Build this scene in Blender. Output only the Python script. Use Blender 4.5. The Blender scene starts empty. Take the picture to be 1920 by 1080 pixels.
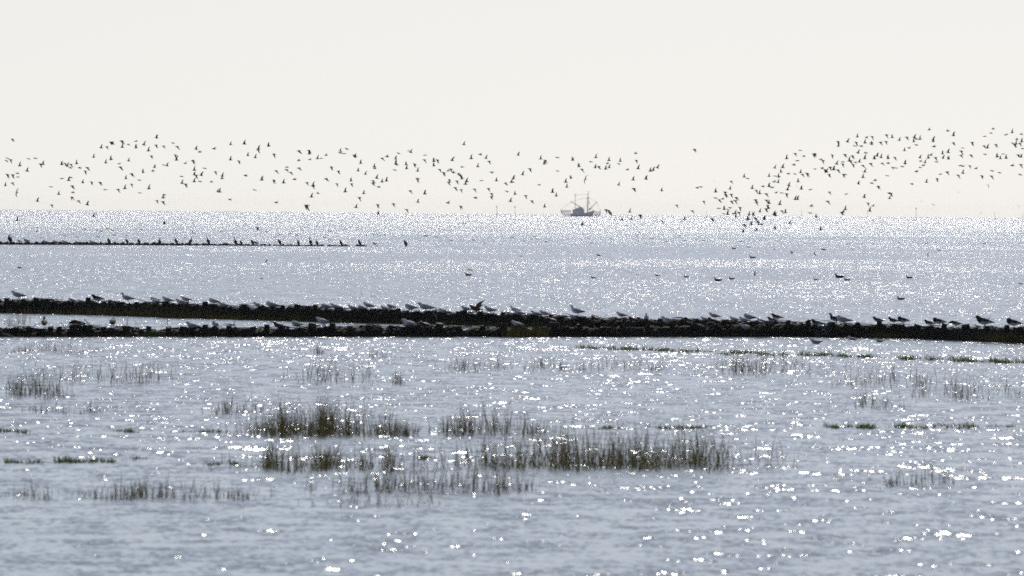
import bpy, bmesh, math, random
import numpy as np
from mathutils import Vector, Matrix
random.seed(7); rng = np.random.default_rng(7)
C = bpy.context.scene.collection
S = bpy.context.scene
R = math.radians

# ------------------------------------------------------------------ camera
FPX = 17000.0            # focal length in photograph pixels (1920 wide)
CAMH = 3.4               # eye height above the water (on the dyke)
RC = 2.97e7              # fall of the sea towards the horizon: z = -r^2 / 2RC
PITCH = 139.5 / FPX + math.sqrt(2 * CAMH / RC)
ROLL = 0.0082
cF = Vector((0, math.cos(PITCH), -math.sin(PITCH)))
U0 = Vector((0, math.sin(PITCH), math.cos(PITCH)))
X0 = Vector((1, 0, 0))
cR = X0 * math.cos(ROLL) + U0 * math.sin(ROLL)
cU = U0 * math.cos(ROLL) - X0 * math.sin(ROLL)
EYE = Vector((0, 0, CAMH))
cam = bpy.data.cameras.new('camera'); camo = bpy.data.objects.new('camera', cam); C.objects.link(camo)
cam.sensor_width = 36; cam.lens = FPX / 1920 * 36
cam.clip_start = 1; cam.clip_end = 120000
camo.matrix_world = Matrix(((cR.x, cU.x, -cF.x, 0), (cR.y, cU.y, -cF.y, 0), (cR.z, cU.z, -cF.z, CAMH), (0, 0, 0, 1)))
cam.dof.use_dof = True; cam.dof.focus_distance = 400
cam.dof.aperture_fstop = (cam.lens / 1000) / 0.042
S.camera = camo

# ------------------------------------------------------------------ sky and sun
SUN_EL, SUN_AZ = R(32), R(3.5)            # azimuth from +Y towards +X
w = bpy.data.worlds.new('World'); S.world = w; w.use_nodes = True
nt = w.node_tree; nt.nodes.clear()
def N(t, kind, **kw):
    n = t.nodes.new(kind)
    for k, v in kw.items(): setattr(n, k, v)
    return n
out = N(nt, 'ShaderNodeOutputWorld'); bg = N(nt, 'ShaderNodeBackground')
sky = N(nt, 'ShaderNodeTexSky', sky_type='NISHITA', sun_disc=False, sun_elevation=SUN_EL, sun_rotation=SUN_AZ,
        altitude=0, air_density=1.0, dust_density=0.4, ozone_density=2.0)
# pale hazy air hides the yellow lowest two degrees; below the horizon the sky goes on with its horizon colour
tc = N(nt, 'ShaderNodeTexCoord'); sp = N(nt, 'ShaderNodeSeparateXYZ'); m0 = N(nt, 'ShaderNodeMath', operation='MULTIPLY')
cb = N(nt, 'ShaderNodeCombineXYZ'); m1 = N(nt, 'ShaderNodeMath', operation='ADD'); m1.inputs[1].default_value = 0.047 ** 2; mx = N(nt, 'ShaderNodeMath', operation='SQRT')
mp = N(nt, 'ShaderNodeMath', operation='MAXIMUM'); mp.inputs[1].default_value = 0
nt.links.new(tc.outputs['Generated'], sp.inputs[0]); nt.links.new(sp.outputs[2], mp.inputs[0]); nt.links.new(mp.outputs[0], m0.inputs[0]); nt.links.new(mp.outputs[0], m0.inputs[1])
nt.links.new(m0.outputs[0], m1.inputs[0]); nt.links.new(m1.outputs[0], mx.inputs[0])
nt.links.new(sp.outputs[0], cb.inputs[0]); nt.links.new(sp.outputs[1], cb.inputs[1]); nt.links.new(mx.outputs[0], cb.inputs[2])
nt.links.new(cb.outputs[0], sky.inputs['Vector'])
tint = N(nt, 'ShaderNodeMix', data_type='RGBA', blend_type='MULTIPLY'); tint.inputs[0].default_value = 1
tint.inputs[7].default_value = (0.815, 0.808, 0.92, 1)
hs = N(nt, 'ShaderNodeHueSaturation'); hs.inputs['Saturation'].default_value = 0.75      # milky, hazy sky
nt.links.new(sky.outputs[0], hs.inputs['Color']); nt.links.new(hs.outputs[0], tint.inputs[6]); nt.links.new(tint.outputs[2], bg.inputs[0])
bg.inputs[1].default_value = 0.081
nt.links.new(bg.outputs[0], out.inputs[0])
sl = bpy.data.lights.new('sun', 'SUN'); sl.energy = 3.5; sl.angle = R(0.53); sl.color = (1, 0.95, 0.88)
so = bpy.data.objects.new('sun', sl); C.objects.link(so)
sd = Vector((math.sin(SUN_AZ) * math.cos(SUN_EL), math.cos(SUN_AZ) * math.cos(SUN_EL), math.sin(SUN_EL)))
so.rotation_euler = sd.to_track_quat('Z', 'Y').to_euler(); so.location = (0, 0, 50)
S.view_settings.view_transform = 'Standard'; S.view_settings.look = 'None'
S.view_settings.exposure = 0.0; S.view_settings.gamma = 1; S.view_settings.use_curve_mapping = False
S.render.engine = 'CYCLES'
S.cycles.use_denoising = False
S.cycles.sample_clamp_direct = 18; S.cycles.filter_width = 1.7; S.cycles.sample_clamp_indirect = 0
S.cycles.max_bounces = 5; S.cycles.caustics_reflective = False; S.cycles.caustics_refractive = False
S.cycles.use_adaptive_sampling = False

# ------------------------------------------------------------------ pixel <-> place
def ray(px, py): return cF * FPX + cR * (px - 960) + cU * (540 - py)
def at(px, py, y):
    d = ray(px, py); return EYE + d * (y / d.y)
def sea_z(x, y): return -(x * x + y * y) / (2 * RC)
def ground(px, py):
    d = ray(px, py); t = -CAMH / d.z if d.z < 0 else 5
    for _ in range(30):
        p = EYE + d * t
        t = (sea_z(p.x, p.y) - CAMH) / d.z
    p = EYE + d * t; p.z = sea_z(p.x, p.y); return p
def pxm(y): return FPX / y

# ------------------------------------------------------------------ materials
def mat(name, col, rough=0.7, spec=0.3, noise=None, scale=20, metallic=0.0):
    m = bpy.data.materials.new(name); m.use_nodes = True
    t = m.node_tree; b = t.nodes['Principled BSDF']
    b.inputs['Roughness'].default_value = rough; b.inputs['Specular IOR Level'].default_value = spec
    b.inputs['Metallic'].default_value = metallic
    if noise is None: noise = tuple(c * 0.6 for c in col)
    g = N(t, 'ShaderNodeTexCoord'); n = N(t, 'ShaderNodeTexNoise'); n.inputs['Scale'].default_value = scale
    n.inputs['Detail'].default_value = 4
    r = N(t, 'ShaderNodeValToRGB'); r.color_ramp.elements[0].position = 0.35; r.color_ramp.elements[1].position = 0.65
    r.color_ramp.elements[0].color = (*noise, 1); r.color_ramp.elements[1].color = (*col, 1)
    t.links.new(g.outputs['Object'], n.inputs['Vector']); t.links.new(n.outputs[0], r.inputs[0]); t.links.new(r.outputs[0], b.inputs['Base Color'])
    return m
M = dict(
    peat=mat('wet_peat', (0.034, 0.032, 0.020), 0.85, 0.08, (0.014, 0.013, 0.010), 6),
    post=mat('old_wood', (0.035, 0.028, 0.022), 0.8, 0.2, (0.015, 0.013, 0.011), 12),
    twig=mat('brushwood', (0.026, 0.022, 0.017), 0.8, 0.1, (0.014, 0.012, 0.010), 8),
    pale=mat('pale_sunlit_wood', (0.5, 0.45, 0.38), 0.5, 0.4, (0.35, 0.3, 0.25), 8),  # pale tone carries the sun's gleam on a lit twig
    fringe=mat('olive_grass', (0.30, 0.27, 0.10), 0.6, 0.3, (0.17, 0.15, 0.06), 3),
    cord=mat('cordgrass', (0.31, 0.27, 0.13), 0.6, 0.3, (0.18, 0.15, 0.08), 2),
    cordg=mat('green_cordgrass', (0.30, 0.28, 0.10), 0.6, 0.3, (0.22, 0.17, 0.08), 2),
    weed=mat('green_weed', (0.30, 0.36, 0.07), 0.6, 0.3, (0.19, 0.21, 0.06), 3),
    stone=mat('dark_stone', (0.035, 0.034, 0.032), 0.8, 0.2, (0.02, 0.02, 0.02), 8),
    white=mat('white_feather', (0.72, 0.70, 0.69), 0.8, 0.1, (0.64, 0.62, 0.61), 15),
    grey=mat('grey_feather', (0.40, 0.39, 0.40), 0.7, 0.2, (0.33, 0.32, 0.33), 15),
    black=mat('black_feather', (0.022, 0.021, 0.022), 0.6, 0.3, (0.015, 0.015, 0.016), 15),
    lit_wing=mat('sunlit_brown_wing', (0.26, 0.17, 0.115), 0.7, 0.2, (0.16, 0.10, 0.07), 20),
    brown=mat('brown_feather', (0.13, 0.085, 0.055), 0.7, 0.2, (0.07, 0.05, 0.035), 20),
    orange=mat('orange_bill', (0.55, 0.12, 0.03), 0.5, 0.4),
    red=mat('red_leg', (0.30, 0.07, 0.05), 0.5, 0.3),
    wader=mat('wader_feather', (0.05, 0.045, 0.04), 0.7, 0.2, (0.03, 0.028, 0.026), 20),
    hull=mat('hazed_blue_hull_paint', (0.80, 0.80, 0.84), 0.5, 0.3, (0.76, 0.76, 0.80), 1),  # lightened so the paint itself carries part of the distance haze
    house=mat('hazed_blue_grey_paint', (0.78, 0.79, 0.84), 0.5, 0.3, (0.74, 0.75, 0.80), 1),  # wheelhouse colour paled the same way, haze put into the paint
    rig=mat('weathered_steel', (0.20, 0.23, 0.28), 0.6, 0.3, (0.15, 0.18, 0.22), 2),
    net=mat('bleached_net', (0.62, 0.58, 0.52), 0.8, 0.1, (0.5, 0.46, 0.42), 2),
    boot=mat('dark_boot_paint', (0.10, 0.10, 0.10), 0.6, 0.3),
    buff=mat('pale_pole_paint', (0.85, 0.83, 0.80), 0.7, 0.2),
)
def translucent(m, k):
    t = m.node_tree; b = t.nodes['Principled BSDF']; o = t.nodes['Material Output']; tr = N(t, 'ShaderNodeBsdfTranslucent'); mx = N(t, 'ShaderNodeMixShader'); mx.inputs[0].default_value = k
    t.links.new(b.inputs['Base Color'].links[0].from_socket, tr.inputs[0]); t.links.new(b.outputs[0], mx.inputs[1]); t.links.new(tr.outputs[0], mx.inputs[2]); t.links.new(mx.outputs[0], o.inputs[0])
for k_ in ('cord', 'cordg', 'weed', 'fringe', 'lit_wing'): translucent(M[k_], 0.55)
gl = bpy.data.materials.new('window_glass'); gl.use_nodes = True
_b = gl.node_tree.nodes['Principled BSDF']; _b.inputs['Base Color'].default_value = (0.6, 0.65, 0.7, 1); _b.inputs['Roughness'].default_value = 0.08
M['glass'] = gl

def water_material():
    m = bpy.data.materials.new('sea_water'); m.use_nodes = True
    t = m.node_tree; b = t.nodes['Principled BSDF']; L = t.links.new
    def math_(op, a, c=None, clamp=False):
        n = N(t, 'ShaderNodeMath', operation=op); n.use_clamp = clamp
        for i, v in enumerate((a, c)):
            if v is None: continue
            if isinstance(v, (int, float)): n.inputs[i].default_value = v
            else: L(v, n.inputs[i])
        return n.outputs[0]
    geo = N(t, 'ShaderNodeNewGeometry'); P = geo.outputs['Position']
    def noise(scale, detail, rough, stretch=(1, 1, 0), off=(0, 0, 0)):
        mp = N(t, 'ShaderNodeMapping'); mp.inputs['Scale'].default_value = stretch; mp.inputs['Location'].default_value = off
        L(P, mp.inputs[0])
        n = N(t, 'ShaderNodeTexNoise'); n.inputs['Scale'].default_value = scale; n.inputs['Detail'].default_value = detail
        n.inputs['Roughness'].default_value = rough
        L(mp.outputs[0], n.inputs['Vector']); return n
    def centred(n, k):
        s = N(t, 'ShaderNodeVectorMath', operation='SUBTRACT'); L(n.outputs['Color'], s.inputs[0]); s.inputs[1].default_value = (0.5, 0.5, 0.5)
        v = N(t, 'ShaderNodeVectorMath', operation='SCALE'); L(s.outputs[0], v.inputs[0])
        if isinstance(k, (int, float)): v.inputs['Scale'].default_value = k
        else: L(k, v.inputs['Scale'])
        return v.outputs[0]
    sep = N(t, 'ShaderNodeSeparateXYZ'); L(P, sep.inputs[0])
    # wind patches and slicks: how rough the water is from place to place
    patch = noise(1.0, 3, 0.55, (0.030, 0.010, 0), (3, 7, 0))
    pr = N(t, 'ShaderNodeMapRange'); L(patch.outputs[0], pr.inputs[0])
    pr.inputs[1].default_value = 0.3; pr.inputs[2].default_value = 0.7; pr.inputs[3].default_value = 0.75; pr.inputs[4].default_value = 1.25
    # calm lee close to the shore, freshening outwards
    ramp = N(t, 'ShaderNodeValToRGB'); mr = N(t, 'ShaderNodeMapRange'); L(sep.outputs[1], mr.inputs[0])
    mr.inputs[1].default_value = 0; mr.inputs[2].default_value = 3000; L(mr.outputs[0], ramp.inputs[0])
    cr = ramp.color_ramp
    stops = CALM
    cr.elements[0].position = stops[0][0] / 3000; cr.elements[0].color = (stops[0][1],) * 3 + (1,)
    cr.elements[1].position = stops[-1][0] / 3000; cr.elements[1].color = (stops[-1][1],) * 3 + (1,)
    for d, v in stops[1:-1]:
        e = cr.elements.new(d / 3000); e.color = (v,) * 3 + (1,)
    rgb = N(t, 'ShaderNodeSeparateColor'); L(ramp.outputs[0], rgb.inputs[0])
    wide = noise(1.0, 2, 0.5, (0.006, 0.0022, 0), (1, 4, 0)); pw = N(t, 'ShaderNodeMapRange'); L(wide.outputs[0], pw.inputs[0])
    pw.inputs[1].default_value = 0.3; pw.inputs[2].default_value = 0.7; pw.inputs[3].default_value = 0.90; pw.inputs[4].default_value = 1.10
    amp = math_('MULTIPLY', math_('MULTIPLY', pr.outputs[0], pw.outputs[0]), rgb.outputs[0])
    amp2 = math_('MULTIPLY', amp, A_FINE); amp1 = math_('MULTIPLY', amp, A_WAVE)
    v1 = centred(noise(1.9, 2.5, 0.55, (1, 0.5, 0)), amp1)
    v2 = centred(noise(7.0, 1.5, 0.5, (1.9, 0.55, 0), (11, 5, 0)), amp2)
    sm = N(t, 'ShaderNodeVectorMath', operation='ADD'); L(v1, sm.inputs[0]); L(v2, sm.inputs[1])
    s2 = N(t, 'ShaderNodeSeparateXYZ'); L(sm.outputs[0], s2.inputs[0])
    # wavelets run towards the shore, so their steeper faces look that way
    sy = math_('ADD', s2.outputs[1], math_('ADD', math_('MULTIPLY', amp, BIAS * 0.7), BIAS * 0.3))
    smx = N(t, 'ShaderNodeMath', operation='SMOOTH_MAX'); L(sy, smx.inputs[0]); smx.inputs[1].default_value = 0.02; smx.inputs[2].default_value = 0.06
    cx = N(t, 'ShaderNodeCombineXYZ'); L(math_('MULTIPLY', s2.outputs[0], 1.8), cx.inputs[0]); L(math_('MULTIPLY', smx.outputs[0], -1.0), cx.inputs[1]); cx.inputs[2].default_value = 1
    nn = N(t, 'ShaderNodeVectorMath', operation='NORMALIZE'); L(cx.outputs[0], nn.inputs[0])
    t.nodes.remove(b); mo = t.nodes['Material Output']
    df = N(t, 'ShaderNodeBsdfDiffuse'); df.inputs['Color'].default_value = (0.155, 0.19, 0.14, 1)
    gs = N(t, 'ShaderNodeBsdfAnisotropic', distribution='BECKMANN'); gs.inputs['Color'].default_value = (1, 1, 1, 1); gs.inputs['Roughness'].default_value = W_ROUGH
    fr = N(t, 'ShaderNodeFresnel'); fr.inputs['IOR'].default_value = 1.333
    ms = N(t, 'ShaderNodeMixShader')
    for n in (df, gs, fr): L(nn.outputs[0], n.inputs['Normal'])
    L(fr.outputs[0], ms.inputs[0]); L(df.outputs[0], ms.inputs[1]); L(gs.outputs[0], ms.inputs[2]); L(ms.outputs[0], mo.inputs[0])
    return m
A_WAVE, A_FINE, BIAS, W_ROUGH = 0.58, 0.55, 0.055, 0.18
CALM = [(0, .79), (104, .825), (118, 1.07), (135, 1.10), (200, 1.08), (500, 1.10), (655, 1.10), (670, .55), (680, .55), (692, 1.08), (798, 1.06), (812, .6), (823, .6), (838, 1.14), (1050, 1.25), (1400, 1.46), (1900, 1.7), (3000, 1.9)]
M['water'] = water_material()
HAZE = 1.8e-5

# ------------------------------------------------------------------ mesh helpers
class MB:
    def __init__(s): s.v = []; s.f = []; s.m = []
    def add(s, vs, fs, mi=0):
        o = len(s.v); s.v += [tuple(v) for v in vs]; s.f += [tuple(i + o for i in f) for f in fs]; s.m += [mi] * len(fs)
    def box(s, c, d, mi=0, rot=None):
        vs = [Vector((x * d[0] / 2, y * d[1] / 2, z * d[2] / 2)) for x in (-1, 1) for y in (-1, 1) for z in (-1, 1)]
        if rot: vs = [rot @ v for v in vs]
        s.add([v + Vector(c) for v in vs], [(0, 1, 3, 2), (4, 6, 7, 5), (0, 4, 5, 1), (2, 3, 7, 6), (0, 2, 6, 4), (1, 5, 7, 3)], mi)
    def tube(s, pts, rad, seg=6, mi=0, flat=None):
        pts = [Vector(p) for p in pts]; n = len(pts)
        if isinstance(rad, (int, float)): rad = [rad] * n
        rings = []
        for i, p in enumerate(pts):
            tg = (pts[min(i + 1, n - 1)] - pts[max(i - 1, 0)]).normalized()
            a = tg.cross(Vector((0, 1, 0)) if abs(tg.y) < 0.9 else Vector((1, 0, 0))).normalized(); b = tg.cross(a)
            ra, rb = (rad[i] if isinstance(rad[i], tuple) else (rad[i], rad[i]))
            rings.append([p + a * (math.cos(k * 2 * math.pi / seg) * ra) + b * (math.sin(k * 2 * math.pi / seg) * rb) for k in range(seg)])
        vs = [v for r in rings for v in r]
        fs = [(i * seg + k, i * seg + (k + 1) % seg, (i + 1) * seg + (k + 1) % seg, (i + 1) * seg + k) for i in range(n - 1) for k in range(seg)]
        fs += [tuple(range(seg))[::-1], tuple((n - 1) * seg + k for k in range(seg))]
        s.add(vs, fs, mi)
    def mesh(s, name, mats, smooth=False):
        me = bpy.data.meshes.new(name); me.from_pydata(s.v, [], s.f)
        for m in (mats if isinstance(mats, (list, tuple)) else [mats]): me.materials.append(m)
        me.polygons.foreach_set('material_index', s.m)
        if smooth: me.polygons.foreach_set('use_smooth', [True] * len(s.f))
        me.update(); return me
def obj(name, me, parent=None, loc=None):
    o = bpy.data.objects.new(name, me); C.objects.link(o)
    if parent: o.parent = parent
    if loc is not None: o.location = loc
    return o
def tag(o, label=None, cat=None, group=None, kind=None):
    for k, v in (('label', label), ('category', cat), ('group', group), ('kind', kind)):
        if v: o[k] = v
    return o

# ------------------------------------------------------------------ the sea
def build_sea():
    rad = np.concatenate([[0], np.geomspace(20, 18000, 150)]); na = 240
    mb = MB(); vs = [(0, 0, 0)]
    for r in rad[1:]:
        for k in range(na):
            a = 2 * math.pi * k / na; vs.append((r * math.sin(a), r * math.cos(a), -r * r / (2 * RC)))
    fs = [(0, 1 + (k + 1) % na, 1 + k) for k in range(na)]
    for i in range(len(rad) - 2):
        o = 1 + i * na
        fs += [(o + k, o + (k + 1) % na, o + na + (k + 1) % na, o + na + k) for k in range(na)]
    mb.add(vs, fs)
    o = obj('sea', mb.mesh('sea', M['water'], True)); tag(o, 'wide grey blue sea glittering in low back light', None, None, 'structure')
build_sea()

# ------------------------------------------------------------------ sea haze
mb = MB(); mb.box((0, 0, 4), (36600, 36600, 22)); hz = bpy.data.materials.new('sea_haze'); hz.use_nodes = True; t = hz.node_tree; t.nodes.clear()
pv = N(t, 'ShaderNodeVolumePrincipled'); mo = N(t, 'ShaderNodeOutputMaterial'); t.links.new(pv.outputs[0], mo.inputs['Volume'])
pv.inputs['Color'].default_value = (1.0, 0.975, 0.95, 1); pv.inputs['Density'].default_value = HAZE; pv.inputs['Anisotropy'].default_value = 0.36; pv.inputs['Density Attribute'].default_value = ''
try: hz.cycles.homogeneous_volume = True
except Exception: pass
tag(obj('haze', mb.mesh('haze', hz)), 'thin bright sea haze over the whole water', None, None, 'stuff')

# ------------------------------------------------------------------ groynes
class Bank:
    """a low peat and brushwood bank between rows of posts; base and top given along the photograph's x"""
    def __init__(s, base, top, seed, depth=1.0):
        xs = np.arange(base[0][0], base[-1][0] + 1, 5.0)
        r = np.random.default_rng(seed)
        by = np.interp(xs, *zip(*base)); ty = np.interp(xs, *zip(*top))
        s.px = xs; s.g = [ground(x, y) for x, y in zip(xs, by)]
        s.y = np.array([p.y for p in s.g]); s.x = np.array([p.x for p in s.g])
        h = np.array([at(x, t, y + depth * .45).z for x, t, y in zip(xs, ty, s.y)])
        n1 = np.convolve(r.normal(0, 1, len(xs)), np.ones(5) / 5, 'same')
        s.h = np.maximum(h + n1 * 0.042 + r.normal(0, .014, len(xs)) - .05 * (r.random(len(xs)) < .06), 0.03); s.depth = depth; s.r = r
    def top(s, px): return float(np.interp(px, s.px, s.h))
    def ydist(s, px): return float(np.interp(px, s.px, s.y))
    def spot(s, px, py):
        """where something stands on the bank: on the ridge, or lower down on its near slope"""
        y = s.ydist(px); h = s.top(px); p = at(px, py, y + s.depth * .45)
        if p.z > h - 0.06: p.z = h; return p
        z = max(p.z, 0.02); q = at(px, py, y + s.depth * .30 * z / h); q.z = max(min(q.z, h), 0.0); return q
    def build(s, parent):
        prof = [(-.02, -.45), (.0, 0.0), (.08, .35), (.16, .62), (.26, .88), (.38, 1.0), (.55, 1.0), (.72, .93), (.86, .6), (1.0, 0), (1.02, -.45)]
        mb = MB(); n = len(prof); vs = []
        j = s.r.normal(0, 1, (len(s.px), n, 2))
        for k in range(n): j[:, k, 0] = np.convolve(j[:, k, 0], np.ones(3) / 3, 'same')
        for i in range(len(s.px)):
            for k, (a, b) in enumerate(prof):
                z = s.h[i] * b if b >= 0 else -.3
                if 1 < k < n - 2 and k not in (5, 6): z += j[i, k, 0] * .02
                vs.append((s.x[i], s.y[i] + a * s.depth + j[i, k, 1] * .03, z))
        fs = [(i * n + k, (i + 1) * n + k, (i + 1) * n + k + 1, i * n + k + 1) for i in range(len(s.px) - 1) for k in range(n - 1)]
        fs += [tuple(range(n)), tuple(range((len(s.px) - 1) * n, len(s.px) * n))[::-1]]
        mb.add(vs, fs)
        obj('bank', mb.mesh('bank', M['peat']), parent)
    def sticks(s, parent, count, x0, x1):
        mb = MB()
        for _ in range(count):
            px = s.r.uniform(x0, x1); i = int(np.clip(np.searchsorted(s.px, px), 0, len(s.px) - 1))
            f = s.r.uniform(0.1, .6); z = s.h[i] * (1.0 if f > .35 else f / .35) + s.r.uniform(-.02, .03)
            c = Vector((s.x[i], s.y[i] + f * s.depth, z)); l = s.r.uniform(.15, .55)
            d = Vector((s.r.normal(0, 1) + (1.4 if s.r.random() < .5 else -1.4), s.r.normal(0, .4), s.r.normal(-.02, .08) + (s.r.random() < .012) * .5)).normalized() * l
            b = c + d * .5 + Vector((0, 0, s.r.normal(0, .02)))
            mb.tube([c, b, c + d], [.010, .009, .004], 4)
        tag(obj('brushwood', mb.mesh('brushwood', M['twig']), parent), kind='stuff')
    def blades(s, parent, count, x0, x1, h=(.08, .25), f=(-.05, .25), mats=None, name='grass_fringe'):
        mb = MB()
        for _ in range(count):
            px = x0 + (x1 - x0) * s.r.beta(1.6, 1.6); i = int(np.clip(np.searchsorted(s.px, px), 0, len(s.px) - 1))
            ff = s.r.uniform(*f); z = max(0, s.h[i] * min(1, ff / .3)) - .02
            x = s.x[i] + s.r.uniform(-.04, .04)
            blade(mb, Vector((x, s.y[i] + ff * s.depth, z)), s.r.uniform(*h), s.r)
        return tag(obj(name, mb.mesh(name, mats or M['fringe']), parent), kind='stuff')

def blade(mb, p, h, r, w=.010, lean=.14):
    a = r.uniform(0, 2 * math.pi); wd = Vector((math.cos(a), math.sin(a), 0)) * (w / 2)
    l = Vector((r.normal(0, lean), r.normal(0, lean), 1)).normalized(); c = Vector((r.normal(0, lean * .6), r.normal(0, lean * .6), 0)) * h
    m = p + l * (h * .55); t = p + l * h + c
    nrm = Vector((-wd.y, wd.x, 0)) * .5
    mb.add([p - wd, p + wd, p + nrm, m - wd * .8, m + wd * .8, m + nrm * .8, t], [(0, 1, 4, 3), (1, 2, 5, 4), (2, 0, 3, 5), (3, 4, 6), (4, 5, 6), (5, 3, 6)])

rear = Bank([(-700, 567), (0, 587), (160, 590), (320, 595.5), (480, 600), (640, 605), (800, 608), (960, 611.5), (1280, 619), (1500, 626)],
            [(-700, 551), (0, 562), (30, 561), (70, 563), (95, 565), (150, 565), (200, 564.5), (240, 567), (320, 570), (400, 571.5), (480, 575), (560, 576.5), (640, 579),
             (720, 581.5), (800, 584), (880, 587), (960, 590), (1040, 592), (1100, 596), (1200, 599), (1300, 601), (1400, 602.5), (1480, 604), (1500, 607)], 11, 1.1)
front = Bank([(-700, 631.5), (1500, 631.5), (1600, 633), (1700, 635), (1800, 638.5), (1920, 644), (2620, 679)],
             [(-700, 614), (0, 614), (60, 616), (160, 615), (200, 613), (250, 618), (320, 618), (400, 614.5), (470, 614.5), (560, 616), (640, 612.5), (760, 613), (880, 615),
              (960, 612), (1120, 613), (1300, 611), (1420, 609), (1500, 606), (1600, 609), (1660, 608), (1720, 612), (1780, 615), (1860, 616), (1920, 617), (2620, 648)], 12, 1.0)
gr = obj('brushwood_groyne', None, None, rear.g[0]); gr.location = (0, 0, 0)
tag(gr, 'dark peat and brushwood groyne slanting away behind the nearer one', 'groyne', 'old groynes in the shallow water')
gf = obj('brushwood_groyne', None)
tag(gf, 'long near groyne of peat and brushwood crossing the whole view', 'groyne', 'old groynes in the shallow water')
rear.build(gr); front.build(gf)
def post_mesh(seed, h=.45, r=.07):
    rr = random.Random(seed); mb = MB(); seg = 9
    rad = [(r * rr.uniform(.9, 1.1)) for _ in range(4)]
    mb.tube([(0, 0, -.3), (rr.uniform(-.01, .01), 0, 0), (rr.uniform(-.015, .015), 0, h * .6), (rr.uniform(-.02, .02), 0, h + 0)], rad, seg)
    v = mb.v
    for i in range(3 * seg, 4 * seg): v[i] = (v[i][0], v[i][1], v[i][2] + rr.uniform(-.02, .02))
    return mb.mesh('post', M['post'])
PM = [post_mesh(i, .5, r) for i, r in enumerate((.085, .075, .095, .07, .08, .10))]
def posts(bank, parent, xs, dy, rise):
    for i, x in enumerate(xs):
        h = bank.top(x) + random.uniform(*rise); y = bank.ydist(x) + dy * bank.depth
        p = at(x, 600, y)
        o = obj('post', PM[i % len(PM)], parent, (p.x, y, h - .5)); o.rotation_euler = (random.uniform(-.05, .05), random.uniform(-.07, .07), random.uniform(0, 6))
fx = [20, 29, 57, 95, 111, 139, 160, 195, 239, 277, 317, 345, 383, 428, 476, 500, 528, 585, 622, 655, 690, 733, 772, 822, 858, 905, 944, 975, 1004, 1042, 1086, 1129, 1170, 1216, 1262, 1300,
      1345, 1392, 1440, 1478, 1515, 1560, 1606, 1650, 1687, 1722, 1768, 1812, 1850, 1888, 1915]
posts(front, gf, fx, .30, (.02, .11))
posts(rear, gr, [12, 44, 66, 87, 100, 128, 165, 205, 228, 257, 272, 310, 337, 367, 384, 400, 432, 458, 490, 530, 556, 590, 640, 668, 702, 748, 782, 815, 858, 868, 902, 942, 1000, 1032, 1055, 1092, 1135, 1198, 1238, 1262, 1310, 1360, 1412, 1470], .36, (.0, .08))
rear.sticks(gr, 700, -60, 1490); front.sticks(gf, 900, -60, 1990)
rear.blades(gr, 1500, -60, 660, (.08, .24), (-.55, .0)); rear.blades(gr, 500, 130, 420, (.16, .40), (-.45, .02)); rear.blades(gr, 700, 640, 1100, (.08, .20), (-.2, .02))
front.blades(gf, 260, 940, 1030, (.18, .40), (-.5, .0)); front.blades(gf, 250, -20, 480, (.05, .12), (-.3, .02))
front.blades(gf, 300, 1610, 1700, (.08, .22), (-.4, .02)); front.blades(gf, 700, 1830, 1990, (.14, .34), (-.5, .02)); front.blades(gf, 120, 270, 300, (.06, .2), (-.04, .2), M['weed'])

def driftwood(pts, y, rad, label, m='pale'):
    P = [at(px, py, y) for px, py in pts]
    o = Vector(P[0]); mb = MB(); mb.tube([p - o for p in P], [rad] * (len(P) - 1) + [rad * .5], 5)
    tag(obj('driftwood_stick', mb.mesh('stick', M[m]), None, o), label, 'stick', 'sticks caught on the groynes')
driftwood([(812, 586), (817, 592), (819, 598), (823, 604)], rear.ydist(815) + .02, .012, 'sunlit bent stick leaning on the near face of the rear groyne')  # lit twig, its brightness painted in as pale wood
driftwood([(4, 625.5), (14, 627), (22, 630), (28, 632)], front.ydist(10) - .05, .014, 'pale curved stick at the water line at the left end of the near groyne')
driftwood([(113.5, 604.5), (119, 611), (123, 616)], front.ydist(118) + .4, .010, 'short dark stick leaning to the left on the near groyne, beside its second gap', 'twig')
driftwood([(158, 599), (166, 607), (176, 614)], front.ydist(165) + .4, .012, 'dark stick sloping down behind the tail of the probing wader', 'twig')
driftwood([(441, 601), (438, 609), (437, 614)], front.ydist(440) + .4, .010, 'thin dark upright twig on the near groyne beyond the pale gull', 'twig')

# far groyne of stones
fg = obj('stone_groyne', None); tag(fg, 'far row of dark boulders barely above the water with cormorants on it', 'groyne', 'old groynes in the shallow water')
def rock_mesh(seed):
    bm = bmesh.new(); bmesh.ops.create_icosphere(bm, subdivisions=2, radius=1); r = random.Random(seed)
    ax = [Vector((r.gauss(0, 1), r.gauss(0, 1), r.gauss(0, 1))).normalized() for _ in range(7)]
    for v in bm.verts:
        k = 1.0
        for a in ax:
            d = v.co.dot(a)
            if d > .62: k = min(k, .66 / d)
        v.co *= k * r.uniform(.96, 1.04)
    me = bpy.data.meshes.new('stone'); bm.to_mesh(me); bm.free(); me.materials.append(M['stone']); return me
RM = [rock_mesh(i) for i in range(6)]
def far_y(px): return 458.6 + 3.2 * px / 690
def far_spot(px): return ground(px, far_y(px))
x = -14.0; k = 0
while x < 688:
    wpx = random.uniform(4.5, 9.5)
    if not (279 < x < 284 or 508 < x < 511 or 608 < x < 616 or 655 < x < 664):
        p = far_spot(x); sc = wpx / pxm(p.y) * .62
        hs = (.30 if x < 300 else .26 if x < 430 else .19) * random.uniform(.7, 1.15)
        o = obj('stone', RM[k % 6], fg, (p.x, p.y + random.uniform(-.3, .5), p.z - .02)); o.scale = (sc * 1.15, sc, hs); o.rotation_euler = (0, 0, random.uniform(0, 6)); k += 1
    x += wpx * .72
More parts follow.
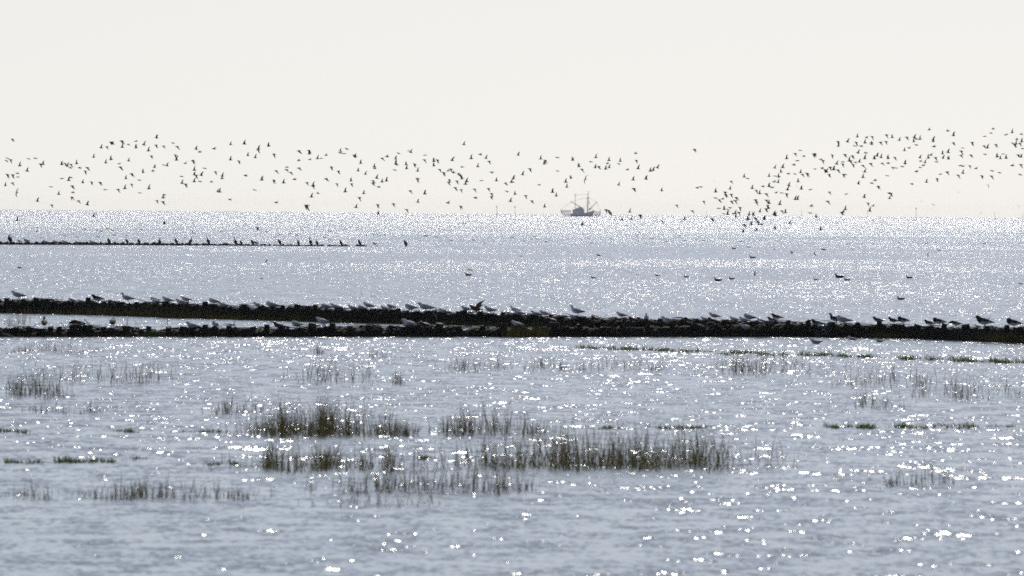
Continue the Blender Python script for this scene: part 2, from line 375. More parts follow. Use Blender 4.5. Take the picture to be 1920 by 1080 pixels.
for px in (697, 707):
    p = far_spot(px); o = obj('stone', RM[k % 6], fg, (p.x, p.y, p.z - .03)); o.scale = (.16, .16, .10); k += 1

# ------------------------------------------------------------------ birds
def spine_mesh(name, sp, mats, seg=10, black=None):
    """one continuous body: (x, z, half width, half height) along the spine from tail to face"""
    n = len(sp); mb = MB(); vs = []
    for i, (x, z, ry, rz) in enumerate(sp):
        a = sp[max(i - 1, 0)]; b = sp[min(i + 1, n - 1)]; tx, tz = b[0] - a[0], b[1] - a[1]; l = math.hypot(tx, tz) or 1
        ux, uz = tz / l, -tx / l
        for k in range(seg):
            c, s_ = math.cos(2 * math.pi * k / seg), math.sin(2 * math.pi * k / seg)
            vs.append((x + ux * c * rz, s_ * ry, z + uz * c * rz))
    fs = [(i * seg + k, i * seg + (k + 1) % seg, (i + 1) * seg + (k + 1) % seg, (i + 1) * seg + k) for i in range(n - 1) for k in range(seg)]
    fs += [tuple(range(seg))[::-1], tuple((n - 1) * seg + k for k in range(seg))]
    mb.add(vs, fs)
    if black:
        for i, f in enumerate(mb.f):
            c = [sum(mb.v[j][q] for j in f) / len(f) for q in range(3)]
            mb.m[i] = 1 if black(*c) else 0
    bm_me = mb.mesh(name, mats, True); b = bmesh.new(); b.from_mesh(bm_me); bmesh.ops.recalc_face_normals(b, faces=b.faces); b.to_mesh(bm_me); b.free()
    return bm_me
def cone_mesh(name, pts, rad, m, seg=6):
    mb = MB(); mb.tube(pts, rad, seg); return mb.mesh(name, m, True)
REST = [(.205, .120, .016, .008), (.13, .124, .040, .026), (.06, .138, .066, .058), (-.02, .150, .076, .074), (-.09, .168, .068, .068)]
NECK = dict(hunch=[(-.128, .198, .050, .052), (-.146, .224, .041, .043), (-.170, .236, .036, .036), (-.196, .230, .018, .018)],
            alert=[(-.115, .198, .040, .044), (-.128, .236, .028, .030), (-.138, .266, .028, .030), (-.156, .280, .030, .030), (-.180, .276, .016, .016)],
            sleep=[(-.125, .176, .050, .050), (-.135, .205, .038, .036), (-.112, .222, .034, .032), (-.078, .218, .024, .022), (-.05, .208, .012, .010)],
            down=[(-.135, .166, .045, .045), (-.165, .160, .034, .036), (-.19, .148, .031, .031), (-.212, .132, .016, .016)])
BILL = dict(hunch=((-.190, .231), (-.232, .220)), alert=((-.176, .277), (-.220, .270)), sleep=((-.06, .21), (-.03, .203)), down=((-.208, .135), (-.235, .105)))
LBILL = dict(hunch=((-.190, .231), (-.275, .212)), alert=((-.176, .277), (-.260, .262)), sleep=((-.06, .21), (-.01, .198)), down=((-.208, .135), (-.262, .065)))
def wing_spine(dz=0): return [(-.085, .168, .008, .020), (-.03, .165, .014, .042), (.05, .150, .013, .040), (.13, .135, .009, .024), (.235, .120, .004, .008)]
WINGM = {}
for key, mm in (('gull', [M['grey'], M['black']]), ('oyster', [M['black'], M['white']]), ('brown', [M['brown'], M['black']])):
    for sgn in (-1, 1):
        me = spine_mesh('wing', wing_spine(), mm, 8, (lambda x, y, z: x > .165) if key != 'oyster' else (lambda x, y, z: -.0 < x < .10 and z < .135))
        for v in me.vertices: v.co.y = v.co.y + sgn * (.066 - max(0, v.co.x - .03) * .20)
        WINGM[key, sgn] = me
LEGM = {}
for key, mm in (('gull', M['red']), ('oyster', M['red']), ('brown', M['orange'])):
    for sgn in (-1, 1):
        mb = MB(); mb.tube([(.015, .024 * sgn, .11), (.022, .024 * sgn, .055), (.012, .024 * sgn, .004)], [.009, .0055, .005], 5)
        mb.add([(.02, .024 * sgn, .006), (-.035, .008 * sgn, .0), (-.04, .026 * sgn, .0), (-.033, .044 * sgn, .0), (.02, .024 * sgn, -.004)], [(0, 1, 2), (0, 2, 3), (4, 2, 1), (4, 3, 2)])
        LEGM[key, sgn] = mb.mesh('leg', mm)
BODY, BILLM = {}, {}
for pose in NECK:
    sp = REST + NECK[pose]
    BODY['gull', pose] = spine_mesh('gull_body', sp, M['white'])
    BODY['oyster', pose] = spine_mesh('oystercatcher_body', sp, [M['white'], M['black']], 10, lambda x, y, z: x < -.085 or z > .158 - .1 * max(0, x) or x > .15)
    BODY['brown', pose] = spine_mesh('duck_body', sp, M['brown'])
    a, b = BILL[pose]
    BILLM['gull', pose] = cone_mesh('bill', [(a[0], 0, a[1]), ((a[0] + b[0]) / 2, 0, (a[1] + b[1]) / 2 + .001), (b[0], 0, b[1])], [.011, .008, .002], M['orange'])
    BILLM['brown', pose] = cone_mesh('bill', [(a[0], 0, a[1]), ((a[0] + b[0]) / 2, 0, (a[1] + b[1]) / 2), (b[0], 0, b[1])], [(.009, .015), (.006, .015), (.003, .009)], M['orange'])
    a, b = LBILL[pose]
    BILLM['oyster', pose] = cone_mesh('bill', [(a[0], 0, a[1]), (b[0], 0, b[1])], [.010, .003], M['orange'])
RAISED = {}
for sgn in (-1, 1):
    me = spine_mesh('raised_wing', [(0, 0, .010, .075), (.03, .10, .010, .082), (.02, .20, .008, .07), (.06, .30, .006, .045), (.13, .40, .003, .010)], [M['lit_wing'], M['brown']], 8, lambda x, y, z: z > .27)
    for v in me.vertices:
        z = v.co.z; v.co.y += sgn * (.04 + z * .55)
        v.co.z = .17 + z * (.58 if sgn < 0 else .30); v.co.x += z * (.15 if sgn < 0 else .5)
    RAISED[sgn] = me
NAMES = dict(gull='gull', oyster='oystercatcher', brown='duck')
def bird(kind, pose, p, size, label, yaw=0.0, legs=True, group=None, raised=False, cat=None):
    o = obj(NAMES[kind], BODY[kind, pose], None, (p.x, p.y, p.z - (0 if legs else .085 * size)))
    o.scale = (size,) * 3; o.rotation_euler = (0, 0, yaw)
    tag(o, label, cat or NAMES[kind], group)
    for s in (-1, 1):
        if raised: obj('wing', RAISED[s], o)
        else: obj('wing', WINGM[kind, s], o)
        if legs: obj('leg', LEGM[kind, s], o)
    obj('bill', BILLM[kind, pose], o)
    return o
GRP = dict(gull='gulls resting on the groynes', oyster='oystercatchers resting on the groynes', brown='ducks on the near groyne')
# px centre, foot y, length px, kind, pose, s(it)/t(and), bank, label
PERCH = [
 (34, 561, 26, 'gull', 'hunch', 't', 'R', 'lone grey gull standing at the left end of the rear groyne'),
 (135, 568, 14, 'gull', 'hunch', 's', 'R', 'small dark bird crouched on the rear groyne, left of a tinier one'),
 (151, 566, 11, 'gull', 'hunch', 's', 'R', 'tiniest crouching bird on the rear groyne, just left of a dark oystercatcher'),
 (183, 566, 24, 'oyster', 'hunch', 't', 'R', 'dark oystercatcher standing alone on the left part of the rear groyne'),
 (239, 567, 25, 'gull', 'alert', 't', 'R', 'gull with stretched neck between the lone oystercatcher and the first cluster of gulls'),
 (290, 569, 20, 'gull', 'sleep', 't', 'R', 'dusky gull with tucked head behind a sunlit sitting gull on the rear groyne'),
 (294, 572, 21, 'gull', 'hunch', 's', 'R', 'gull with a bright sunlit back sitting in front of a dusky one'),
 (315, 568, 21, 'gull', 'hunch', 't', 'R', 'standing gull right of the sunlit sitting gull on the rear groyne'),
 (349, 569, 20, 'gull', 'hunch', 't', 'R', 'standing gull right behind a low sitting one on the rear groyne, left of the gap'),
 (341, 572, 23, 'gull', 'hunch', 's', 'R', 'low sitting gull in front of a standing one left of the gap'),
 (401, 570, 22, 'gull', 'sleep', 't', 'R', 'standing gull with drawn in head just right of the notch in the rear groyne'),
 (420, 574, 21, 'gull', 'hunch', 's', 'R', 'sitting gull close behind the tail of the one right of the notch'),
 (446, 580, 14, 'gull', 'hunch', 's', 'R', 'half hidden pale gull low on the rear groyne, left of a pair'),
 (476, 582, 16, 'gull', 'hunch', 's', 'R', 'pale gull low on the near slope below two sitting gulls'),
 (485, 576, 20, 'gull', 'hunch', 's', 'R', 'sitting gull touching the big round sleeping gull from the left'),
 (510, 577, 26, 'gull', 'sleep', 's', 'R', 'big round sleeping gull hunkered on the crest of the rear groyne'),
 (612, 579, 23, 'gull', 'sleep', 's', 'R', 'sleeping gull with bowed head before the small dark headed bird'),
 (634, 578, 14, 'oyster', 'hunch', 's', 'R', 'small black headed bird peeping over the crest between two gulls'),
 (631, 583, 24, 'gull', 'hunch', 's', 'R', 'flat lying pale gull below the small black headed bird'),
 (663, 581, 21, 'gull', 'hunch', 's', 'R', 'sitting gull left of the gull with the cocked tail'),
 (679, 582, 18, 'gull', 'sleep', 's', 'R', 'low gull with hidden head under the tail of its sitting neighbour'),
 (692, 580, 22, 'gull', 'hunch', 't', 'R', 'slim standing gull with cocked tail on the rear groyne'),
 (722, 583, 18, 'gull', 'hunch', 's', 'R', 'sitting gull in front of a standing one, right of the cocked tail gull'),
 (734, 580, 19, 'gull', 'sleep', 't', 'R', 'standing gull with drawn in head behind a sitting neighbour'),
 (770, 583, 25, 'gull', 'sleep', 't', 'R', 'stout gull with bowed head above the tufts hanging on the groyne'),
 (797, 584, 28, 'gull', 'hunch', 't', 'R', 'large standing gull half covering another with a raised tail'),
 (806, 579, 20, 'gull', 'sleep', 't', 'R', 'gull mostly hidden behind the large standing one, tail raised'),
 (834, 585, 21, 'gull', 'hunch', 's', 'R', 'lone sitting gull right of the sunlit stick on the rear groyne'),
 (874, 586, 19, 'gull', 'hunch', 't', 'R', 'standing gull touching the bird that flaps its wings'),
 (919, 586, 23, 'gull', 'hunch', 't', 'R', 'slim gull standing right of the bird that flaps its wings'),
 (896, 591, 11, 'gull', 'hunch', 's', 'R', 'little pale gull low under the bird that flaps its wings'),
 (707, 605, 21, 'oyster', 'down', 't', 'G', 'stooping oystercatcher in the channel between the groynes, left of the white gull'),
 (770, 614, 33, 'gull', 'hunch', 's', 'F', 'white gull stretched out on the near groyne beside an oystercatcher'),
 (800, 615, 27, 'oyster', 'hunch', 's', 'F', 'oystercatcher crouched right behind the stretched out white gull'),
 (840, 606, 19, 'oyster', 'down', 't', 'G', 'oystercatcher in the channel below the lone sitting gull'),
 (938, 607, 17, 'oyster', 'sleep', 't', 'G', 'oystercatcher at the right end of the channel, left one of two'),
 (954, 608, 16, 'oyster', 'hunch', 't', 'G', 'oystercatcher at the right end of the channel, right one of two'),
 (966, 588, 18, 'gull', 'alert', 't', 'R', 'standing gull with raised head above a low sitting gull, next to the channel end'),
 (974, 591, 20, 'gull', 'hunch', 's', 'R', 'low sitting gull right under the standing gull near the channel end'),
 (1006, 592, 21, 'gull', 'hunch', 's', 'R', 'sitting gull directly left of a small standing gull, before the square post'),
 (1022, 590, 18, 'gull', 'hunch', 't', 'R', 'small standing gull left of the square post on the rear groyne'),
 (1082, 591, 27, 'gull', 'alert', 't', 'R', 'tall gull standing with its head high above a sitting one'),
 (1076, 598, 20, 'gull', 'sleep', 's', 'R', 'sitting gull below the tall gull with the high head'),
 (1118, 597, 17, 'gull', 'hunch', 's', 'R', 'sitting gull alone between the tall gull and the next square post'),
 (1166, 597, 19, 'gull', 'hunch', 't', 'R', 'small slender standing gull above an oystercatcher, alone against the water'),
 (1162, 608, 21, 'oyster', 'hunch', 't', 'R', 'oystercatcher standing under the small slender gull'),
 (1191, 611, 26, 'oyster', 'hunch', 't', 'R', 'oystercatcher right of the one under the small slender gull'),
 (1253, 611, 27, 'gull', 'hunch', 't', 'R', 'big white gull standing in front of the rear groyne'),
 (1212, 600, 15, 'gull', 'alert', 's', 'R', 'dusky gull facing away on the crest left of the big white gull', 1.5),
 (1038, 612, 25, 'oyster', 'hunch', 't', 'R', 'oystercatcher with a light lit back low under the square post'),
 (1120, 608, 24, 'oyster', 'hunch', 't', 'R', 'oystercatcher low on the slope beneath the lone sitting gull'),
 (972, 613, 26, 'gull', 'hunch', 's', 'F', 'pale gull lying above the green tuft on the near groyne'),
 (1294, 610, 23, 'oyster', 'hunch', 't', 'R', 'oystercatcher right of the big white gull'),
 (1323, 603, 18, 'gull', 'hunch', 's', 'R', 'upright sitting gull just left of a standing gull and above an oystercatcher'),
 (1340, 598, 21, 'gull', 'hunch', 't', 'R', 'standing gull with light behind it, above a dark oystercatcher'),
 (1339, 611, 24, 'oyster', 'hunch', 't', 'R', 'very dark oystercatcher below a standing and a sitting gull'),
 (1378, 603, 19, 'gull', 'hunch', 's', 'R', 'first of three sitting gulls crowded around a sleeping one'),
 (1396, 603, 20, 'gull', 'hunch', 's', 'R', 'sitting gull directly in front of the sleeping gull'),
 (1405, 599, 26, 'gull', 'sleep', 't', 'R', 'sleeping gull with flat back behind two sitting gulls'),
 (1429, 602, 18, 'gull', 'hunch', 's', 'R', 'sitting gull between the sleeping gull and two oystercatchers'),
 (1448, 607, 20, 'oyster', 'hunch', 't', 'R', 'oystercatcher standing lower and nearer of two overlapping ones'),
 (1457, 601, 22, 'oyster', 'hunch', 't', 'R', 'oystercatcher standing higher of two overlapping ones with white rump'),
 (1427, 615, 22, 'oyster', 'hunch', 't', 'F', 'oystercatcher right of the sunlit white gull on the near groyne'),
 (1398, 617, 24, 'gull', 'hunch', 's', 'F', 'sunlit white gull lying on the near face of the near groyne'),
 (1533, 613, 25, 'oyster', 'hunch', 's', 'F', 'oystercatcher crouched alone left of the tall pair'),
 (1567, 608, 27, 'oyster', 'alert', 't', 'F', 'tall upright oystercatcher with stretched neck beside a big gull'),
 (1581, 608, 30, 'gull', 'sleep', 't', 'F', 'big dusky gull behind the upright oystercatcher, tail pointing out'),
 (1598, 612, 15, 'gull', 'hunch', 's', 'F', 'little gull sitting under the tail of the big dusky gull'),
 (1647, 608, 22, 'oyster', 'hunch', 't', 'F', 'oystercatcher standing alone left of an overlapping pair on the near groyne'),
 (1675, 608, 19, 'oyster', 'hunch', 't', 'F', 'left bird of the oystercatcher pair standing tail to breast'),
 (1693, 609, 26, 'oyster', 'sleep', 't', 'F', 'right bird of the oystercatcher pair standing tail to breast'),
 (1743, 614, 17, 'oyster', 'hunch', 't', 'F', 'taller left one of two oystercatchers that overlap, left of the stooping one'),
 (1760, 616, 27, 'oyster', 'sleep', 't', 'F', 'oystercatcher in front of a taller one with long folded wings'),
 (1791, 616, 23, 'oyster', 'down', 't', 'F', 'stooping oystercatcher with its bill to the ground'),
 (1845, 616, 36, 'oyster', 'hunch', 't', 'F', 'large oystercatcher with a long tail above a pale sitting gull'),
 (1834, 618, 14, 'gull', 'hunch', 's', 'F', 'pale sitting gull under the large long tailed oystercatcher'),
 (1874, 620, 19, 'gull', 'hunch', 's', 'F', 'pale gull sitting between the last two oystercatchers'),
 (1900, 617, 33, 'oyster', 'sleep', 't', 'F', 'last big oystercatcher at the far right of the near groyne, head tucked'),
 (1720, 615, 15, 'oyster', 'sleep', 's', 'F', 'dark lump of a sleeping oystercatcher right of the tail to breast pair'),
 (83, 613, 26, 'brown', 'alert', 't', 'F', 'brown duck seen from behind with raised head on the near groyne', -1.5),
 (146, 613, 30, 'oyster', 'down', 't', 'F', 'wader with white belly probing with a long bill between the two ducks'),
 (211, 613, 25, 'brown', 'hunch', 't', 'F', 'brown duck seen from behind with sunken head on the near groyne', -1.65),
 (362, 613, 27, 'gull', 'hunch', 's', 'F', 'gull sitting with open view to all sides on the left part of the near groyne'),
 (404, 613, 15, 'gull', 'hunch', 's', 'F', 'small sunlit gull facing the viewer on the near groyne', 1.2),
 (525, 615, 28, 'oyster', 'hunch', 's', 'F', 'oystercatcher crouched left of a gull on the near groyne, left of the middle'),
 (556, 614, 23, 'gull', 'sleep', 't', 'F', 'gull with drawn in head and sunlit back right of the crouched oystercatcher'),
 (606, 612, 27, 'gull', 'hunch', 't', 'F', 'gull standing tall on the near groyne in front of the rear one'),
]
for row in PERCH:
    px, py, wp, kind, pose, st, bank, label = row[:8]
    yaw = row[8] if len(row) > 8 else random.uniform(-.5, .5)
    if bank == 'G': p = ground(px, py)
    else: p = (rear if bank == 'R' else front).spot(px, py)
    size = wp / pxm(p.y) / (.385 if kind != 'brown' else .33)
    if st == 't': size = max(size, .78)
    if abs(yaw) > 1: size = 1.05 if kind == 'brown' else .85
    bird(kind, pose, p, min(size, 1.3), label, yaw, st == 't', GRP[kind])
p = rear.spot(893, 586)
bird('brown', 'hunch', p, 1.0, 'brown bird flapping its raised wings on the crest of the rear groyne', .2, True, None, True, 'bird')

# cormorants on the far stones
def corm_mesh(kind):
    base = [(.115, .03, .030, .02), (.095, .10, .065, .06), (.065, .20, .11, .115), (.03, .31, .12, .13), (-.02, .41, .10, .105)]
    neck = dict(hunch=[(-.045, .48, .070, .075), (-.05, .53, .055, .06), (-.065, .56, .05, .05), (-.10, .555, .018, .016)],
                tall=[(-.03, .48, .04, .042), (-.045, .56, .026, .028), (-.035, .64, .024, .026), (-.045, .69, .026, .028), (-.08, .71, .030, .028), (-.12, .705, .014, .013)],
                curl=[(-.03, .48, .045, .048), (-.045, .54, .032, .034), (-.02, .59, .028, .03), (.03, .60, .028, .03), (.07, .57, .028, .028), (.085, .53, .016, .014)])[kind]
    return spine_mesh('cormorant_body', base + neck, M['black'], 10)
CM = {k: corm_mesh(k) for k in ('hunch', 'tall', 'curl')}
CB = {'hunch': cone_mesh('bill', [(-.095, 0, .555), (-.165, 0, .545)], [.013, .004], M['black']), 'tall': cone_mesh('bill', [(-.115, 0, .706), (-.19, 0, .705)], [.012, .004], M['black']),
      'curl': cone_mesh('bill', [(.085, 0, .535), (.075, 0, .465)], [.012, .004], M['black'])}
def cleg(s):
    mb = MB(); mb.tube([(.03, .04 * s, .20), (.01, .04 * s, .0)], [.03, .012], 5); mb.add([(.02, .04 * s, .01), (-.07, .015 * s, 0), (-.075, .04 * s, 0), (-.065, .07 * s, 0)], [(0, 1, 2), (0, 2, 3)]); return mb.mesh('leg', M['black'])
CL = {s: cleg(s) for s in (-1, 1)}
CW = {}
for s in (-1, 1):
    me = spine_mesh('wing', [(0, .46, .012, .03), (.03, .36, .018, .065), (.06, .25, .016, .06), (.10, .13, .010, .035), (.13, .05, .004, .01)], M['black'], 8)
    for v in me.vertices: v.co.y += s * (.105 - abs(v.co.z - .3) * .12)
    CW[s] = me
CORM = [(18, 15.5, 'curl', 'cormorant with bent head standing first in the row, left of two gulls'),
        (204, 10, 'hunch', 'leaning hunched cormorant standing just right of the sitting gulls'),
        (238, 9, 'hunch', 'small plump cormorant left of one with a coiled neck'),
        (260, 10, 'curl', 'cormorant preening with a coiled neck, left of the gap in the stones'),
        (299, 10, 'curl', 'broad cormorant standing just right of the gap in the stones'),
        (330, 10, 'hunch', 'cormorant halfway between the gap and the one with a bill stretched out'),
        (358, 13, 'tall', 'tall cormorant with bill stretched to the right', 3.0),
        (390, 13.5, 'tall', 'thin upright cormorant with its bill pointing up'),
        (441, 14, 'tall', 'long necked cormorant left of a stooping small one'),
        (452, 8, 'hunch', 'small stooping cormorant beside the long necked one'),
        (473, 9.5, 'hunch', 'cormorant standing before a gull with outstretched tail'),
        (524, 10.5, 'hunch', 'slanting cormorant alone left of the middle of the thin stones'),
        (559, 9.5, 'hunch', 'slanting cormorant left of the big one with raised head'),
        (582, 14, 'tall', 'biggest cormorant with raised head, right of the middle of the row'),
        (594, 9.5, 'curl', 'smaller cormorant close behind the biggest one'),
        (639, 9.5, 'hunch', 'cormorant on the last but one patch of stones'),
        (674, 10.5, 'hunch', 'cormorant on the very last patch of stones'),
        (760, 11, 'hunch', 'lone cormorant standing in the water beyond the end of the stones')]
for row in CORM:
    px, hp, pose, label = row[:4]
    p = far_spot(px); hgt = dict(hunch=.60, tall=.74, curl=.63)[pose]; s = hp / pxm(p.y) / hgt
    lift = .10 if px < 430 else .05
    if px > 700: lift = 0; p = ground(px, 462.5)
    o = obj('cormorant', CM[pose], None, (p.x, p.y - .25, p.z + lift)); o.scale = (s * 1.35, s * 1.3, s * 1.1); o.rotation_euler = (0, 0, row[4] if len(row) > 4 else random.uniform(-.35, .35))
    tag(o, label, 'cormorant', 'cormorants on the far stone row')
    for q in (-1, 1): obj('leg', CL[q], o); obj('wing', CW[q], o)
    obj('bill', CB[pose], o)
for px, wp, pose, st, label in [(37, 9, 'hunch', 't', 'small gull standing on the far stones, left of a larger one'), (50, 12, 'hunch', 't', 'larger gull standing on the far stones right of the bent headed cormorant'),
        (87, 12, 'hunch', 's', 'first gull sitting on the far stones in the line of dark lumps'), (106, 12, 'hunch', 's', 'second gull sitting on the far stones in the line of dark lumps'),
        (123, 12, 'hunch', 's', 'third gull sitting on the far stones, above the little dark float'), (145, 10, 'sleep', 's', 'fourth gull sitting on the far stones, head tucked'),
        (174, 12, 'hunch', 's', 'gull sitting on the far stones nearest to the leaning cormorant'), (481, 11, 'hunch', 't', 'gull with outstretched tail behind a cormorant on the far stones'),
        (703, 9, 'hunch', 't', 'gull standing on a pebble just past the end of the far stones')]:
    p = far_spot(px); p.z += .14 if px < 300 else .06; p.y -= .2; wp *= 1.15
    bird('gull', pose, p, wp / pxm(p.y) / .415, label, random.uniform(-.2, .2), st == 't', 'gulls on the far stone row')

# swimming birds
DUCK = spine_mesh('duck_body', [(.23, .085, .018, .008), (.15, .07, .06, .045), (.03, .055, .088, .07), (-.09, .055, .075, .07), (-.135, .085, .045, .05), (-.150, .13, .028, .03), (-.165, .165, .030, .032), (-.19, .172, .028, .027), (-.215, .165, .014, .013)], M['black'], 10)
DBILL = cone_mesh('bill', [(-.21, 0, .166), (-.26, 0, .155)], [(.007, .014), (.003, .009)], M['orange'])
SGULL = spine_mesh('gull_body', [(.21, .10, .014, .006), (.14, .075, .035, .022), (.05, .055, .062, .055), (-.04, .055, .07, .062), (-.10, .08, .055, .058), (-.135, .115, .038, .042), (-.155, .138, .032, .034), (-.18, .142, .030, .029), (-.2, .138, .016, .015)], [M['grey'], M['white']], 10, lambda x, y, z: x < -.1)
SWIM = [(37, 503, 12, 'gull', 'lone bird swimming far left in open water, low and dark'), (491, 523, 8, 'gull', 'small bird swimming alone in the open water left of the middle'),
        (878, 517, 15, 'duck', 'dark duck swimming below a low flying bird'), (1113, 522, 11, 'duck', 'dark duck swimming with round head left of two tiny birds'),
        (1195, 516, 5, 'duck', 'tiny dark dot of a bird swimming left of a flat pale one'), (1233, 518, 12, 'gull', 'flat pale gull swimming right of a tiny dark dot'),
        (1287, 520, 11, 'duck', 'dark duck with upright head, left of a close pair'), (1346, 527, 17, 'duck', 'bigger dark duck of a close pair, nearer and with high neck'),
        (1372, 524, 13, 'duck', 'smaller duck of a close pair swimming right behind the bigger'), (1411, 484, 13, 'duck', 'dark duck swimming on the light streak of calm water'),
        (1123, 480, 10, 'duck', 'dark duck swimming on the calm streak below the boat'), (977, 481, 5, 'duck', 'tiny reddish dot of a duck on the calm streak'),
        (1530, 525, 10, 'duck', 'small dark duck swimming left of a pair at rest'), (1574, 521, 20, 'duck', 'long low dark bird swimming just above another'),
        (1588, 526, 13, 'duck', 'dark duck swimming just below the long low one'), (1705, 522, 14, 'duck', 'flat dark duck swimming alone in the dense glitter'),
        (1689, 562, 16, 'duck', 'dark duck half hidden close behind the row of oystercatchers'), (1914, 533, 9, 'duck', 'small dark bird swimming at the right edge of the view'),
        (1544, 469, 10, 'duck', 'duck on the upper calm streak, right of a leaning stake'), (1376, 467, 10, 'duck', 'duck with stretched neck on the upper calm streak below the dense flock'),
        (1452, 468, 5, 'duck', 'tiny duck on the upper calm streak right of the stretched one'), (1598, 468, 5, 'duck', 'tiny duck on the upper calm streak, between two stakes'), (1761, 470, 9, 'gull', 'flat gull on the upper calm streak near the right stake'),
        (1531, 644.5, 29, 'gull', 'dusky gull swimming in front of the near groyne beside the splash'), (1599, 638, 22, 'gull', 'gull swimming close under the near groyne, middle one of three'), (1650, 641.5, 21, 'gull', 'gull swimming in front of the near groyne, furthest from the splash')]
for px, py, wp, kind, label in SWIM:
    p = ground(px, py); s = wp / pxm(p.y) / .46
    o = obj('gull' if kind == 'gull' else 'duck', SGULL if kind == 'gull' else DUCK, None, p - Vector((0, 0, .01))); o.scale = (s, s, s * 1.05); o.rotation_euler = (0, 0, random.uniform(-.25, .25))
    tag(o, label, kind, 'birds swimming on the open water'); obj('bill', DBILL if kind == 'duck' else BILLM['gull', 'hunch'], o).location = (0, 0, 0 if kind == 'duck' else -.083)
FAR = []
for sc, x0, y0, pts in [
    (4.3636, 1040, 395, [(148, 133), (280, 222), (302, 262), (460, 222), (592, 124), (700, 175), (672, 200), (683, 245), (795, 225), (915, 250), (963, 245), (1005, 192), (1025, 203), (1017, 248), (1060, 245), (1160, 235), (1215, 243), (1523, 250), (1683, 240), (1820, 247), (1590, 295)]),
    (4.3636, 1480, 395, [(130, 267), (475, 272), (690, 270), (893, 297), (900, 255), (1120, 265), (1195, 262), (1595, 267)]),
    (4.3636, 700, 395, [(745, 103), (40, 200), (98, 197), (168, 205), (235, 200), (370, 196), (420, 203), (435, 208), (385, 238), (515, 215), (638, 243), (822, 240), (910, 267), (985, 243), (1142, 220), (1295, 231), (1320, 210), (1240, 247), (1345, 232), (1415, 252), (1440, 246)]),
    (4.8, 0, 400, [(327, 162), (760, 143), (868, 150), (910, 160), (968, 135), (1012, 152), (660, 180), (583, 197), (690, 212), (885, 210), (1030, 195), (1143, 197), (1380, 210), (1408, 177), (1735, 165), (1745, 182), (1660, 217), (330, 128), (1270, 143), (115, 205), (375, 220)]),
    (4.8, 400, 400, [(65, 160), (175, 185), (475, 165), (605, 190), (685, 182), (745, 195), (775, 195), (545, 218), (1045, 235), (1020, 190), (1050, 160), (1143, 183), (1380, 195), (1445, 190), (1490, 197), (1545, 190), (250, 222), (1000, 213)])]:
    FAR += [(x0 + a / sc, y0 + b / sc) for a, b in pts]
for px, py in FAR:
    p = ground(px, py + 1.0); s = random.uniform(5.0, 8.0) / pxm(p.y) / .46
    o = obj('duck', DUCK, None, p - Vector((0, 0, .02))); o.scale = (s, s * .9, s * random.uniform(.75, 1.0)); o.rotation_euler = (0, 0, random.choice((0, 0, math.pi)) + random.uniform(-.4, .4))
    tag(o, 'tiny dark duck afloat on the far glitter, ' + ('beyond the cormorant row' if px < 690 else 'left of the boat' if px < 1030 else 'nearly below the boat' if px < 1230 else 'right of the boat'), 'duck', 'ducks scattered over the far glittering water')

# ------------------------------------------------------------------ the flock in the air
def flyer(ang, sweep=.05, ln=.215, span=.215, fold=0.0, tw=0.0):
    mb = MB()
    me = [(ln * .5, .0, .012, .004), (ln * .32, 0, .022, .016), (ln * .05, 0, .030, .027), (-ln * .25, .002, .030, .027), (-ln * .40, .006, .019, .019), (-ln * .47, .006, .014, .013), (-ln * .56, .003, .005, .004), (-ln * .72, -.002, .002, .002)]
    b = spine_mesh('tmp', me, M['wader'], 7)
    mb.v = [tuple(v.co) for v in b.vertices]; mb.f = [tuple(p.vertices) for p in b.polygons]; mb.m = [0] * len(mb.f)
    bpy.data.meshes.remove(b)
    for s in (-1, 1):
        st = []
        for i, (f, ch, dx) in enumerate(((0, .085, -.01), (.35, .070, -.025), (.65, .048, -.005), (.88, .028, .02), (1.0, .006, .05))):
            a = ang + (fold * f if f > .3 else 0)
            y = s * (.018 + span * f * math.cos(a)); z = .012 + span * f * math.sin(a); x = dx + sweep * f
            nx = Vector((0, -s * math.sin(a), math.cos(a))) * (.009 * (1 - .8 * f))
            le = Vector((x - ch * .4, y, z)); te = Vector((x + ch * .6, y, z)); mid = Vector((x - ch * .05, y, z))
            st += [le, mid + nx, te, mid - nx]
        fs = [(i * 4 + k, i * 4 + (k + 1) % 4, i * 4 + 4 + (k + 1) % 4, i * 4 + 4 + k) for i in range(4) for k in range(4)] + [(0, 1, 2, 3), (16, 19, 18, 17)]
        mb.add(st, fs)
    return mb.mesh('flying_wader', M['wader'])
FM = {'u': [flyer(R(74), .0), flyer(R(62), -.01), flyer(R(82), .03)], 'd': [flyer(R(-58), .06), flyer(R(-40), .09, fold=-.5), flyer(R(-70), .04)], 'f': [flyer(R(8), .04), flyer(R(-12), .05), flyer(R(20), .03)]}
def P(s):
    r = []
    for tok in s.split():
        c = tok[-1]; a, b = tok[:-1].split(','); r.append((float(a), float(b), c))
    return r
